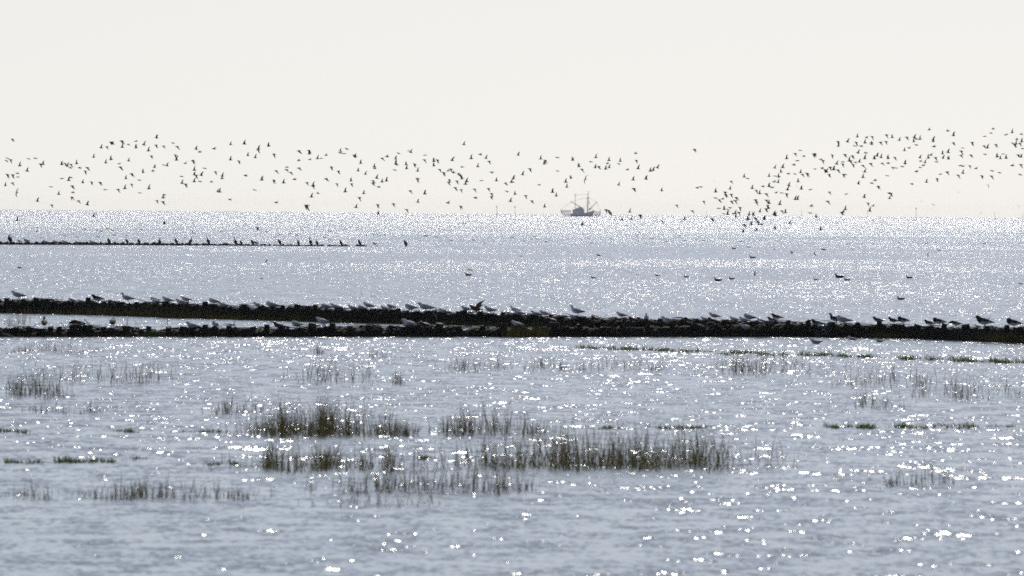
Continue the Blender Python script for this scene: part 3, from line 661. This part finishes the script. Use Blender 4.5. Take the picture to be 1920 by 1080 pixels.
CROPS = [(0, P('94,131d 57,268f 50,287f 82,287d 150,315u 215,271f 267,267f 325,306u 307,319d 205,355u 132,381f 135,408f 57,398d 97,400d 42,465u 95,460d 282,582u 384,481f 443,530u 390,625d 465,307u 487,313d 505,318u 532,321d 528,340f 577,299u 599,341f 655,345d 642,372d 465,420f 517,425u 531,413f 623,444u 689,453d 751,456d 542,483d 548,525f 541,568d 589,594d 656,608u 791,502f 888,509d 704,252u 760,181u 803,188d 832,153d 844,153d 914,146d 919,176u 966,166f 1020,140f 1022,181u 1080,158u 1176,107u 1115,203u 1172,176d 1228,183d 1298,154f 1330,188d 1137,257d 1318,252d 1325,272u 795,294u 835,268u 894,309f 904,342d 966,280u 1075,366u 1160,329u 1148,364f 1228,317f 1254,316u 946,413u 988,392d 1046,432f 938,486u 989,470d 1051,527f 1118,487u 1226,555u 1232,544f 1179,591d 1224,602d 705,697u 1390,306f 1446,290d 1452,297d 1459,348u 1459,384u 1472,403d 1510,387u 1458,435u 1500,440f 1363,404f 1367,447u 1394,470d 1537,342f 1588,445f 1618,377d 1669,393u 1667,412u 1473,192u 1499,221f 1607,197f 1731,158u 1835,151u 1861,240u 1731,271u 1793,296d 1843,399f 1635,512u 1650,512u 1725,578f 1912,505f 1916,255u')),
 (480, P('20,188u 18,213d 97,167u 137,245d 322,220d 397,216d 402,226u 405,278f 322,285f 463,262u 492,267f 527,245f 322,347d 232,335f 229,360d 261,380d 152,369d 45,421u 136,441d 209,443u 290,427f 384,457d 430,463u 430,485d 465,531f 418,549u 152,601f 567,341d 620,371d 526,428d 608,466d 634,207u 633,227f 683,196f 662,232f 735,252d 748,248u 787,297u 768,355u 821,380u 715,430u 718,466d 671,510u 809,525u 778,571d 751,628u 889,322u 890,344f 946,274d 984,256f 907,408u 948,437u 980,429u 878,443d 878,460d 921,484f 915,624d 920,678u 1033,617d 1131,660d 1048,265u 1070,231f 1051,300u 1058,318f 1043,355f 1128,308u 1131,338u 1192,320d 1214,356u 1150,213f 1163,216u 1268,243f 1264,287d 1336,283u 1362,289d 1336,317u 1215,418f 1212,434d 1158,519d 1268,526u 1216,590u 1378,358d 1410,384d 1442,362f 1462,358d 1483,376f 1472,275u 1520,388d 1528,400d 1546,413u 1548,333f 1560,158u 1451,435d 1447,455d 1509,446d 1582,433u 1573,453u 1495,496d 1540,510d 1441,603f 1538,636d 1616,261u 1683,241f 1726,260u 1665,323u 1750,298d 1769,371f 1692,434f 1805,428u 1873,460d 1883,515f 1640,507d 1745,502d 1768,540d 1766,562d 1647,566f 1910,582u 1917,440u')),
 (960, P('47,237u 217,265u 250,291d 243,303u 341,261f 457,273u 593,294f 630,254u 729,276u 717,307f 626,331u 652,338d 704,340u 730,331u 814,283u 803,309f 929,231f 934,291d 947,337u 867,354f 504,321u 525,358d 343,362f 136,355d 81,383u 12,412u 5,445f 205,467f 25,530u 105,556d 150,594d 246,625u 306,514u 334,543u 405,438u 444,409u 413,477u 910,422u 1007,415u 801,461u 915,503d 1040,355u 1060,350u 1092,332u 1125,504u 1370,208d 885,663u 707,662d 725,668d 738,683d 962,702d 1237,626d 1440,597d 1390,490f 1420,483f 1352,668d 1530,511u 1645,447d 1636,491u 1600,530d 1605,550d 1646,546d 1683,570d 1527,566f 1555,586d 1582,573f 1648,598d 1675,593d 1552,643f 1594,643u 1619,652f 1637,638f 1712,645d 1589,683f 1619,680u 1675,672u 1660,684f 1703,682d 1678,700u 1743,400u 1769,418f 1803,485u 1833,516d 1860,524u 1883,480f 1908,543d 1828,587d 1835,608d 1910,590d 1908,655d 1861,662u 1780,683u 1811,685u 1918,630d 1890,712u 1772,716u')),
 (1440, P('10,395u 52,333u 112,328u 100,364u 58,401f 84,399u 48,444f 77,442u 10,470u 32,487f 142,261u 195,318f 243,208f 205,240d 269,253f 222,286f 153,384f 203,386f 246,367u 260,396d 295,390d 228,436u 158,464u 148,496u 252,490u 319,503f 62,526f 104,527f 142,543d 205,568u 222,568u 10,597u 90,605u 5,635u 45,682u 58,690u 105,670d 133,667u 327,626f 317,678f 363,702u 342,245d 355,241d 397,275f 414,293d 354,347f 407,344f 430,362d 442,363u 468,343d 495,340u 493,354f 525,363d 460,396d 516,303u 562,295f 562,319d 484,251d 578,248d 567,397d 580,388f 527,150d 529,170u 597,137u 672,100u 740,113f 782,113d 662,156d 653,175f 700,177f 729,144u 777,150f 777,163f 846,155d 887,150d 891,100d 934,104u 986,126u 1042,117d 676,220u 733,229f 634,257d 612,278u 620,295d 657,299f 687,288u 640,322d 711,328d 727,262u 771,315d 727,362u 714,403u 820,243u 800,263u 850,254u 903,261u 952,268d 856,311d 901,306f 895,398f 680,453u 805,434f 780,455f 829,486d 937,337f 960,340f 1008,330f 1030,300u 1025,203u 1058,191f 1100,105u 1115,124f 1142,116u 1096,136u 1113,168f 1240,121u 1241,135u 1246,181f 1211,54f 1349,63f 1392,89u 1392,158d 1462,190f 1533,157d 1311,227u 1352,215u 1313,260u 1356,265u 1140,257u 1145,290f 1178,293u 1205,257u 1222,244f 1258,270d 1265,295f 1165,322f 1143,337f 1114,368f 1190,440u 1080,462f 1270,428d 1294,387f 1345,379d 1450,222d 1449,252d 1445,322f 1463,328f 1464,372u 1427,402d 1515,332d 1560,345f 1522,250d 1626,103f 1689,48f 1673,79f 1786,91f 1833,68u 1902,88f 1867,127f 1905,135u 1838,155f 1862,153u 1852,170d 1890,163d 1910,196f 1622,182d 1647,181u 1710,172d 1628,239f 1722,248u 1765,235f 1745,263u 1788,258u 1878,250d 1900,250u 1834,323f 1898,323d 1606,407d 1682,361f 1738,376f 1677,409d 1893,391f 723,553u 910,532f 923,538d 912,562u 752,611d 788,625f 764,655u 588,536f 462,528d 448,598d 582,643u 567,669f 555,682d'))]
FLY = [(x0 + a / 4, 230 + b / 4, c) for x0, pts in CROPS for a, b, c in pts]
FLY += [(33, 411, 'u'), (176, 404, 'u'), (483, 429, 'd'), (309, 418, 'u'), (1092, 420, 'u'), (1167, 411, 'u'), (1184, 410, 'u'), (1200, 405, 'd'), (1242, 416, 'd'), (1284, 410, 'u'), (1335, 412, 'd'),
        (1402, 410, 'u'), (1416, 411, 'd'), (1409, 419, 'u'), (1422, 418, 'd'), (1428, 421, 'f'), (1434, 410, 'u'), (1395, 423, 'd'), (1394, 433, 'u'), (1454, 427, 'u'), (1481, 417, 'u'), (1539, 429, 'u'), (1419, 432, 'f')]
order = sorted(range(len(FLY)), key=lambda i: ({'u': 0, 'd': 1, 'f': 2}[FLY[i][2]], i))
single = set(order[:300])
WORD = {'u': 'with raised wings', 'd': 'with lowered wings', 'f': 'with level wings'}
rest = MB()
FLOCK = [(200, 'over the left end of the cormorant row'), (480, 'over the middle of the cormorant row'), (760, 'over the right end of the cormorant row'), (1010, 'in the flock left of the boat'),
         (1130, 'in the flock above the boat'), (1310, 'in the loose flock end right of the boat'), (1440, 'in the low left corner of the dense flock'), (1640, 'in the rising middle of the dense flock'),
         (1800, 'in the dense flock above the tallest pole'), (9999, 'at the right end of the dense flock')]
for i, (px, py, c) in enumerate(FLY):
    y = random.uniform(470, 590); p = at(px, py, y); me = random.choice(FM[c]); s = y / 530 * random.uniform(.95, 1.2)
    yaw = random.gauss(0, .22); rot = Matrix.Rotation(yaw, 4, 'Z') @ Matrix.Rotation(random.gauss(.12 if c == 'f' else 0, .12), 4, 'Y') @ Matrix.Rotation(random.gauss(0, .15), 4, 'X')
    p.z -= {'u': .06, 'd': -.06, 'f': 0}[c] * s
    mw = Matrix.Translation(p) @ rot @ Matrix.Scale(s, 4)
    if i in single:
        o = obj('flying_wader', me); o.matrix_world = mw
        side = next(t for lim, t in FLOCK if px < lim)
        low = py > 409
        if low: side = 'skimming low before the glittering water'
        tag(o, 'small dark wader ' + WORD[c] + ' ' + side, 'bird', 'waders skimming low over the glitter' if low else 'waders in the dense flock' if px > 1310 else 'waders in the long loose flock')
    else: rest.add([mw @ v.co for v in me.vertices], [tuple(q.vertices) for q in me.polygons])
tag(obj('distant_waders', rest.mesh('distant_waders', M['wader'])), 'remaining small waders scattered through the flock over the sea', 'birds', None, 'stuff')

# larger gulls on the wing
def gull_fly(a_l, a_r, mats):
    b = spine_mesh('tmp', [(.20, 0, .02, .005), (.12, 0, .03, .02), (.02, 0, .045, .045), (-.08, .004, .045, .045), (-.14, .01, .03, .032), (-.18, .012, .027, .026), (-.205, .008, .012, .01), (-.24, 0, .003, .003)], M['white'], 8)
    ws = []
    for s, a in ((-1, a_l), (1, a_r)):
        mb = MB(); st = []
        for f, ch, dx, bend in ((0, .12, -.02, 0), (.3, .13, -.06, .25), (.6, .10, -.02, .1), (.85, .06, .05, -.05), (1, .01, .11, -.1)):
            an = a + bend; y = s * (.03 + .48 * f * math.cos(an)); z = .02 + .48 * f * math.sin(an)
            nz = .012 * (1 - .8 * f)
            st += [(dx - ch * .4, y, z), (dx, y, z + nz), (dx + ch * .6, y, z), (dx, y, z - nz)]
        mb.add(st, [(i * 4 + k, i * 4 + (k + 1) % 4, i * 4 + 4 + (k + 1) % 4, i * 4 + 4 + k) for i in range(4) for k in range(4)] + [(0, 1, 2, 3), (16, 19, 18, 17)])
        mb.m = [1 if min(f) >= 12 else 0 for f in mb.f]
        ws.append(mb.mesh('wing', mats))
    return b, ws
GF1 = gull_fly(R(48), R(40), [M['grey'], M['black']]); GF2 = gull_fly(R(60), R(25), [M['grey'], M['black']]); GF3 = gull_fly(R(-55), R(-35), [M['wader'], M['black']]); GF4 = gull_fly(R(5), R(-8), [M['wader'], M['black']])
GF5 = gull_fly(R(16), R(-26), [M['wader'], M['black']])
for px, py, y, yaw, roll, g, label in [
    (32, 361, 640, .75, -.95, GF5, 'large long winged gull banking low over the sea at the left end of the flock'),
    (576, 385, 420, .3, 0, GF3, 'bigger dark bird with drooping wings just above the horizon, left of the middle'),
    (1098, 336, 640, .8, -.85, GF5, 'slanting long winged gull flying right above the fishing boat'),
    (1339, 341, 1400, 1.5, .9, GF1, 'faint distant gull high left of the dense flock, wings in a thin curve'),
    (1494, 350, 1500, 1.5, -1.0, GF1, 'faint distant gull like a pale bracket within the dense flock'),
    (1727, 378, 1300, 1.5, .9, GF2, 'faint distant gull like a thin crescent above the tallest channel pole'),
    (1750, 384, 1200, .3, .3, GF4, 'distant gull gliding level, right of the tallest channel pole'),
    (1797, 362, 900, 1.57, .1, GF1, 'gull coming head on with wings in a sharp V'),
    (1853, 347, 900, .9, .6, GF3, 'small distant hook shaped gull right of the one with the V wings'),
    (1839, 400, 1000, 1.57, -1.1, GF4, 'gull banking steeply just over the horizon near the right edge'),
    (1910, 386, 1200, 1.3, .8, GF3, 'small distant gull over the horizon furthest to the right'),
    (881, 506, 420, .2, .2, GF4, 'gull flying flat over the water above a dark duck'),
    (1485, 475, 700, .6, .4, GF2, 'dark bird flapping low over the calm streak with uneven wings')]:
    b, ws = g; o = obj('flying_gull', b, None, at(px, py, y)); o.rotation_euler = (roll, 0, yaw)
    o.scale = (y / 700 * .55,) * 3 if y > 900 else (.75,) * 3
    tag(o, label, 'gull', 'single gulls flying over the sea')
    for me in ws: obj('wing', me, o)

# ------------------------------------------------------------------ fishing boat
def boat():
    p0 = ground(1091.7, 405.8); k = pxm(p0.y) * 15.88
    def Lp(u, v, y=0.0): return Vector(((u - 980) / k, y, (965 - v) / k))
    b = obj('fishing_boat', None, None, p0)
    tag(b, 'blue grey shrimp trawler with two masts, raised booms and hanging nets near the horizon', 'boat')
    # hull: stations from stern to bow (u, half width, sheer height v, keel v)
    mb = MB(); st = [(612, 1.3, 888, 930), (640, 1.9, 880, 985), (720, 2.25, 872, 1000), (850, 2.4, 872, 1000), (1000, 2.4, 868, 1000), (1120, 2.25, 850, 1000), (1220, 1.8, 825, 1000), (1300, 1.0, 800, 1000), (1352, .12, 788, 985)]
    vs = []
    for u, hw, sh, kl in st:
        sk = (965 - kl) / k; s_ = (965 - sh) / k
        for f, wv in ((1, 1.0), (.6, .97), (.3, .9), (.0, .65)):
            pass
        ring = [(1, hw), (.55, hw * .95), (.2, hw * .8), (0, hw * .35)]
        for f, y in ring: vs.append(((u - 980 - (0 if u < 1300 else (1 - f) * (u - 1290) * .9)) / k, -y, sk + (s_ - sk) * f))
        for f, y in ring[::-1]: vs.append(((u - 980 - (0 if u < 1300 else (1 - f) * (u - 1290) * .9)) / k, y, sk + (s_ - sk) * f))
    n = 8; fs = [(i * n + j, i * n + (j + 1) % n, (i + 1) * n + (j + 1) % n, (i + 1) * n + j) for i in range(len(st) - 1) for j in range(n)]
    fs += [tuple(range(n))[::-1], tuple(range((len(st) - 1) * n, len(st) * n))]
    mb.add(vs, fs); me = mb.mesh('hull', M['hull']); h = obj('hull', me, b)
    m2 = MB(); m2.tube([Lp(612, 948, -1.5), Lp(700, 948, -2.25), Lp(850, 948, -2.38), Lp(1000, 948, -2.38), Lp(1150, 945, -2.1), Lp(1260, 940, -1.4)], .12, 6); obj('rubbing_strake', m2.mesh('strake', M['boot']), h)
    m2 = MB(); m2.tube([Lp(1110, 840, -2.2), Lp(1220, 812, -1.8), Lp(1300, 788, -1.0), Lp(1350, 776, -.1)], .09, 6); obj('bow_rail', m2.mesh('rail', M['hull']), h)
    # wheelhouse
    mb = MB(); prof = [(690, 872), (690, 766), (770, 748), (800, 716), (935, 706), (1040, 752), (1044, 868)]
    vs = [Lp(u, v, -1.7) for u, v in prof] + [Lp(u, v, 1.7) for u, v in prof]; n = len(prof)
    mb.add(vs, [tuple(range(n)), tuple(range(n, 2 * n))[::-1]] + [((i + 1) % n, i, n + i, n + (i + 1) % n) for i in range(n)])
    wh = obj('wheelhouse', mb.mesh('wheelhouse', M['house']), b)
    for u, v in ((835, 765), (895, 760), (955, 785), (1005, 800), (735, 800)):
        m2 = MB(); m2.box(Lp(u, v, -1.72), (.55, .06, .5)); obj('window', m2.mesh('window', M['glass']), wh)
    m2 = MB(); m2.box(Lp(870, 700, 0), (2.9, 3.7, .12)); m2b = obj('roof', m2.mesh('roof', M['house']), wh)
    m2 = MB(); m2.tube([Lp(890, 708), Lp(890, 660)], [.35, .28], 8); obj('funnel', m2.mesh('funnel', M['house']), wh)
    m2 = MB(); m2.tube([Lp(985, 735), Lp(985, 690)], .10, 6); m2.box(Lp(985, 688), (.9, .9, .10)); obj('radar', m2.mesh('radar', M['rig']), wh)
    for u, v0, v1 in ((692, 766, 690), (1043, 750, 640)):
        m2 = MB(); m2.tube([Lp(u, v0, .5), Lp(u, v1, .5)], .06, 5); obj('antenna', m2.mesh('antenna', M['rig']), wh)
    # masts
    m2 = MB(); m2.tube([Lp(768, 750), Lp(770, 500), Lp(771, 275)], [.17, .12, .07], 8); a = obj('mast', m2.mesh('mast', M['rig']), b)
    m2 = MB(); m2.tube([Lp(718, 318), Lp(830, 325)], .07, 5); obj('crosstree', m2.mesh('crosstree', M['rig']), a)
    m2 = MB(); m2.box(Lp(765, 360), (.7, .5, .35)); obj('masthead_light', m2.mesh('light', M['rig']), a)
    m2 = MB(); m2.tube([Lp(1135, 860), Lp(1143, 600), Lp(1150, 380), Lp(1150, 215)], [.33, .28, .20, .06], 8); a = obj('mast', m2.mesh('mast', M['rig']), b)
    m2 = MB(); m2.tube([Lp(1125, 228), Lp(1200, 228)], .06, 5); obj('crosstree', m2.mesh('crosstree', M['rig']), a)
    m2 = MB(); m2.box(Lp(1146, 302), (.5, .5, .6)); obj('masthead_light', m2.mesh('light', M['rig']), a)
    m2 = MB(); m2.tube([Lp(1150, 372), Lp(1105, 420), Lp(1108, 790)], [.10, .09, .05], 5); obj('ladder_strut', m2.mesh('strut', M['rig']), a)
    m2 = MB(); m2.tube([Lp(1152, 372), Lp(1195, 550), Lp(1250, 700), Lp(1290, 790)], [.09, .09, .09, .07], 5); obj('forestay', m2.mesh('forestay', M['rig']), a)
    m2 = MB(); m2.box(Lp(1190, 565), (.45, .3, .5)); obj('pulley_block', m2.mesh('block', M['rig']), a)
    m2 = MB(); m2.box(Lp(1195, 735), (.7, .8, 1.1)); m2.tube([Lp(1195, 735, -.8), Lp(1195, 735, .8)], .4, 8); obj('winch', m2.mesh('winch', M['rig']), b)
    # booms, each with its block
    for pts, r in (([Lp(1000, 735, -1.2), Lp(900, 672, -2.4), Lp(640, 528, -6.5)], .20), ([Lp(1180, 780, 1.2), Lp(1240, 720, 2.2), Lp(1410, 528, 6.5)], .20)):
        m2 = MB(); m2.tube(pts, [r, r, r * .7], 6); bo = obj('boom', m2.mesh('boom', M['rig']), b)
        m2 = MB(); m2.box(pts[-1] + Vector((0, 0, -.3)), (.4, .3, .7)); obj('pulley_block', m2.mesh('block', M['rig']), bo)
    # the two nets hang from beams beside the hull
    def net(corners, beam, y, nx, nz, name='net'):
        (a, b_, c, d) = [Lp(u, v, y) for u, v in corners]       # top left, top right, bottom right, bottom left
        vs = []; fs = []
        for j in range(nz + 1):
            for i in range(nx + 1):
                s_, t_ = i / nx, j / nz
                q = (a * (1 - s_) + b_ * s_) * (1 - t_) + (d * (1 - s_) + c * s_) * t_
                q.y += math.sin(s_ * math.pi) * .5 * (1 - t_) + math.sin(t_ * 3) * .25; vs.append(q)
        fs = [(j * (nx + 1) + i, j * (nx + 1) + i + 1, (j + 1) * (nx + 1) + i + 1, (j + 1) * (nx + 1) + i) for j in range(nz) for i in range(nx)]
        m3 = MB(); m3.add(vs, fs); o = obj(name, m3.mesh('net', M['net']), b)
        wm = o.modifiers.new('mesh', 'WIREFRAME'); wm.thickness = .085; wm.use_replace = True
        for pts, r in beam:
            m4 = MB(); m4.tube([Lp(u, v, y - .1) for u, v in pts], r, 6); obj('beam', m4.mesh('beam', M['rig']), o)
    net([(345, 785), (650, 785), (600, 955), (430, 950)], [([(335, 768), (365, 850), (410, 930), (440, 960)], .22), ([(340, 790), (645, 782)], .09), ([(360, 822), (645, 822)], .08)], -5.5, 18, 8)
    net([(1350, 815), (1515, 822), (1455, 958), (1330, 958)], [([(1528, 822), (1505, 890), (1460, 960)], .20), ([(1290, 795), (1400, 815), (1518, 818)], .09), ([(1335, 960), (1460, 960)], .08)], 5.0, 10, 8)
    for pts in ([Lp(640, 540, -6.4), Lp(345, 770, -5.6)], [Lp(1405, 545, 6.4), Lp(1518, 790, 5.0)], [Lp(1150, 300), Lp(771, 330)], [Lp(1152, 380), Lp(1405, 535, 6)], [Lp(1148, 390), Lp(650, 525, -6)]):
        m2 = MB(); m2.tube(pts, .055, 4); obj('rigging_line', m2.mesh('line', M['rig']), b)
    m2 = MB(); m2.tube([Lp(1518, 830, 5), Lp(1518, 765, 5)], .08, 5); m2.box(Lp(1518, 762, 5), (.3, .3, .4)); obj('marker_light', m2.mesh('marker', M['rig']), b)
    m2 = MB(); m2.tube([Lp(1400, 935, 4.6), Lp(1400, 895, 4.6)], [.25, .12], 7); obj('red_float', m2.mesh('float', M['red']), b)
boat()

# channel poles along the horizon
for px, t, bt, y, lean, label in [(932, 387.5, 402, 4300, .6, 'faint thin channel pole on the horizon, left one of a pair'), (966, 388, 402, 4300, .3, 'faint thin channel pole on the horizon, right one of a pair'),
        (1325, 395, 403, 5200, 0, 'shortest faint channel pole between the boat and the dense flock'), (1503, 394.5, 405.5, 5200, 0, 'short channel pole under the dense flock'),
        (1626, 396, 406, 5500, 0, 'faint short channel pole between the dense flock and the tallest pole'), (1718, 391, 408, 4300, .5, 'tallest channel pole on the horizon'),
        (1865, 398, 408.5, 5200, 0, 'faint channel pole right of the steeply banking gull'), (1918, 399, 409, 5200, 0, 'channel pole at the right end of the horizon')]:
    a = at(px + lean, bt, y); b = at(px - lean, t, y); a.z = min(a.z, sea_z(a.x, a.y) - .3)
    mb = MB(); mb.tube([Vector((0, 0, 0)), (b - a) * .5, b - a], [.10, .09, .07], 6)
    o = obj('channel_pole', mb.mesh('channel_pole', M['buff']), None, a); tag(o, label, 'pole', 'poles marking the channel')
    if t < 392: m2 = MB(); m2.box(b - a, (.5, .5, .7)); obj('topmark', m2.mesh('topmark', M['buff']), o)
# leaning stakes in the nearer water
for pts, label in [([(494, 492), (501, 486.5)], 'dark stake leaning steeply right in open water left of the middle'), ([(1530, 480), (1526.5, 471.5)], 'dark stake leaning left on the calm streak'),
                   ([(1738.5, 480.5), (1740.5, 474.5)], 'short dark stake on the calm streak near the right edge'), ([(1414, 517), (1416, 508)], 'crooked thin stake among the swimming ducks')]:
    a = ground(*pts[0]); b = at(*pts[1], a.y); a.z -= .2
    mb = MB(); mb.tube([Vector((0, 0, 0)), b - a], [.045, .03], 6); tag(obj('stake', mb.mesh('stake', M['post']), None, a), label, 'stake', 'stakes in the shallows')

# ------------------------------------------------------------------ grass standing in the water
def tuft(x0, x1, yb, hp, n, label, m='cord', yspread=6, name='cordgrass', edge=.5, lean=.15, width=.0088, clump=0):
    p0 = ground((x0 + x1) / 2, yb); mb = MB(); r = np.random.default_rng(int(x0 * 7 + yb))
    cs = r.uniform(x0, x1, max(clump, 1)); wd = x1 - x0; ph = r.uniform(0, 6, 2)
    for _ in range(int(n * .74)):
        u = r.random()
        if clump and u < .5: px = float(r.normal(r.choice(cs), wd / 22))
        elif u < .92: px = float(r.normal((x0 + x1) / 2, wd * .27))
        else: px = float(r.uniform(x0 - wd * .25, x1 + wd * .15))
        py = yb - abs(r.normal(0, yspread * 1.3)) + 2.0 * math.sin(px / 21 + ph[0]) + 1.3 * math.sin(px / 8 + ph[1]); q = ground(px, py)
        e = min(px - x0, x1 - px) / max(wd * .5, 1); env = (1 - edge) + edge * max(0, min(1, e * 2.2)); env *= .8 + .35 * math.sin(px / 13 + ph[1]) ** 2
        h = hp / pxm(q.y) * env * r.beta(2.0, 1.9) * 1.12
        blade(mb, Vector((q.x - p0.x, q.y - p0.y, q.z - .03)), h + .03, r, width * r.uniform(.7, 1.3), lean)
    o = obj(name, mb.mesh(name, M[m]), None, Vector((p0.x, p0.y, 0))); tag(o, label, 'grass' if m != 'weed' else 'weed', None, 'stuff'); return o
T = tuft
T(20, 195, 662, 26, 230, 'thin grass row just below the near groyne at the left', clump=12, yspread=3)
T(588, 608, 665, 20, 60, 'tiny dense grass tuft below the near groyne left of the middle', 'cordg', 2)
T(655, 756, 672, 20, 70, 'scattered blades right of the tiny dense tuft', clump=5, yspread=3)
T(830, 955, 696, 34, 170, 'left one of three grass rows below the middle of the near groyne', clump=9, yspread=4)
T(980, 1062, 696, 34, 140, 'middle one of three grass rows below the near groyne', clump=7, yspread=4)
T(1068, 1245, 697, 30, 190, 'right one of three grass rows below the near groyne', clump=10, yspread=4)
T(0, 122, 746, 62, 330, 'brown grass clump at the left edge, halfway down the water', clump=10, yspread=7)
T(60, 335, 722, 46, 330, 'long straggling grass row right of the left brown clump', clump=18, yspread=9)
T(545, 700, 722, 50, 200, 'straggling grass patch above the biggest dark clump', clump=11, yspread=10)
T(732, 762, 722, 34, 60, 'little upright grass tuft right of the straggling patch', yspread=3)
T(1330, 1535, 706, 48, 380, 'grass patch right of the middle, just under the green weed strip', clump=16, yspread=11)
T(1560, 1755, 727, 46, 230, 'thin grass patch among bright glints, upper right', clump=12, yspread=9)
T(1715, 1915, 750, 50, 260, 'thin grass patch at the right edge', clump=13, yspread=9)
T(1580, 1695, 767, 34, 110, 'sparse blades below the thin upper right patch', clump=8, yspread=4)
T(45, 200, 776, 30, 150, 'low grass row under the left brown clump', clump=9, yspread=3)
T(400, 500, 777, 42, 150, 'thin grass leading in from the left to the biggest dark clump', clump=7, yspread=4)
T(470, 745, 820, 32, 480, 'short green undergrowth of the biggest dark clump', 'cordg', 5, clump=12)
T(474, 745, 820, 78, 1150, 'biggest dark brown grass clump left of the middle', clump=14, yspread=7, edge=.45)
T(740, 782, 818, 36, 130, 'low ragged grass end right of the biggest dark clump', yspread=4)
T(815, 1012, 818, 66, 480, 'loose brown grass clump between the two biggest clumps', clump=10, yspread=6)
T(455, 672, 884, 60, 620, 'green based grass clump below the biggest dark clump', 'cordg', 6, clump=12)
T(668, 765, 884, 52, 190, 'loose grass right of the green based clump', 'cordg', 6, clump=6)
T(880, 1395, 882, 98, 1500, 'long tall grass bed in the middle of the foreground', 'cordg', 9, clump=26, edge=.3)
T(940, 1340, 880, 36, 520, 'short dense undergrowth of the long tall grass bed', 'cordg', 5, clump=16)
T(620, 990, 926, 74, 520, 'dark grass row in front of the long tall bed, reaching lower left', clump=15, yspread=6)
T(610, 830, 950, 34, 110, 'nearest sparse blades below the dark grass row', clump=9, yspread=4)
T(145, 475, 937, 48, 460, 'brown grass row low in the left foreground', clump=15, yspread=4)
T(15, 112, 937, 46, 60, 'few thin stalks in the left bottom foreground', clump=5, yspread=4)
T(1660, 1795, 912, 44, 150, 'pale sparse grass low at the right', clump=8, yspread=5)
T(640, 724, 556, 11, 40, 'few blades far behind the rear groyne, left of the middle', clump=5, yspread=2)
T(1015, 1050, 560, 9, 25, 'few blades far behind the rear groyne in the middle', yspread=2)
T(255, 280, 515, 10, 22, 'tiny blades far out in the open water at the left', yspread=2)
T(0, 72, 612, 32, 110, 'thin blades in the channel at the left end between the groynes', clump=7, yspread=3)
T(170, 330, 612, 22, 60, 'scattered stalks in the channel behind the second duck', clump=9, yspread=3)
def strip(x0, x1, y0, y1, hp, n, label):
    p0 = ground((x0 + x1) / 2, (y0 + y1) / 2); mb = MB(); r = np.random.default_rng(int(x0)); cs = r.uniform(x0, x1, max(3, int((x1 - x0) / 6))); hf = r.uniform(.5, 1.25, len(cs)); yo = r.normal(0, 1.3, len(cs))
    for _ in range(n):
        k = r.integers(len(cs)); px = float(r.normal(cs[k], 6)); f = (px - x0) / (x1 - x0); q = ground(px, y0 + (y1 - y0) * f + yo[k] - abs(r.normal(0, 1.0)))
        blade(mb, Vector((q.x - p0.x, q.y - p0.y, q.z - .02)), hp / pxm(q.y) * hf[k] * r.uniform(.35, 1.15) + .02, r, .016, .45)
    tag(obj('green_weed', mb.mesh('green_weed', M['weed']), None, Vector((p0.x, p0.y, 0))), label, 'weed', 'low green weed in the shallows', 'stuff')
for a in [(1080, 1412, 653.5, 664.5, 9, 900, 'longest low green weed strip under the right part of the near groyne'), (1420, 1478, 665, 667, 9, 150, 'short green weed strip right of the longest one'),
          (1492, 1602, 667, 670, 11, 320, 'green weed strip below the swimming gulls'), (1608, 1662, 670.5, 672, 10, 180, 'green weed tuft left of the gap in the strip'),
          (1682, 1764, 674, 676, 11, 260, 'green weed strip right of the gap'), (1776, 1925, 677, 682, 12, 480, 'green weed strip running to the right edge'),
          (0, 47, 811, 812, 10, 110, 'small green weed at the left edge beside the foreground stalks'), (218, 252, 811, 811, 10, 80, 'small dark weed tuft alone, right of the left edge weed'), (340, 424, 811, 811, 8, 110, 'flat weed patch left of the biggest dark clump'),
          (1112, 1165, 804, 804, 8, 110, 'flat weed patch above the long tall bed, left of two'), (1218, 1332, 804, 804, 9, 200, 'flat weed patch above the right part of the long tall bed'),
          (1543, 1572, 802, 802, 10, 80, 'little weed tuft first of the row in the right glitter'), (1586, 1642, 803, 803, 11, 150, 'double weed tuft in the right glitter'), (1680, 1738, 803, 803, 12, 170, 'widest weed tuft in the right glitter'),
          (1752, 1832, 802, 802, 11, 150, 'pointed weed tufts in the right glitter'), (1850, 1900, 801, 801, 8, 60, 'last faint weed at the right of the glitter'),
          (12, 78, 869, 869, 10, 130, 'low weed patch at the lower left edge'), (103, 210, 867, 867, 14, 280, 'green weed patch right of the lower left edge one'), (246, 268, 861, 861, 8, 40, 'faint little weed between the left patches'),
          (388, 460, 871, 871, 9, 90, 'faint weed left of the green based clump'), (784, 806, 861, 861, 12, 80, 'round green weed ball between the two green based clumps')]:
    strip(*a)

# splash beside the swimming gull
mb = MB(); r = np.random.default_rng(3); q0 = ground(1547, 632)
for _ in range(260):
    d = Vector((r.normal(.0, .14), r.normal(-.1, .1), abs(r.normal(0, .17)) + .02)); s = r.uniform(.004, .011)
    mb.add([d + Vector(v) * s for v in ((1, 0, 0), (-1, 0, 0), (0, 1, 0), (0, -1, 0), (0, 0, 1), (0, 0, -1))], [(0, 2, 4), (2, 1, 4), (1, 3, 4), (3, 0, 4), (2, 0, 5), (1, 2, 5), (3, 1, 5), (0, 3, 5)])
md = bpy.data.materials.new('water_drop'); md.use_nodes = True; _b = md.node_tree.nodes['Principled BSDF']; _b.inputs['Base Color'].default_value = (.8, .82, .85, 1); _b.inputs['Roughness'].default_value = .15
_b.inputs['Transmission Weight'].default_value = .6
tag(obj('splash', mb.mesh('splash', md), None, q0), 'small spray of drops in front of the near groyne beside a swimming gull', 'splash', None, 'stuff')
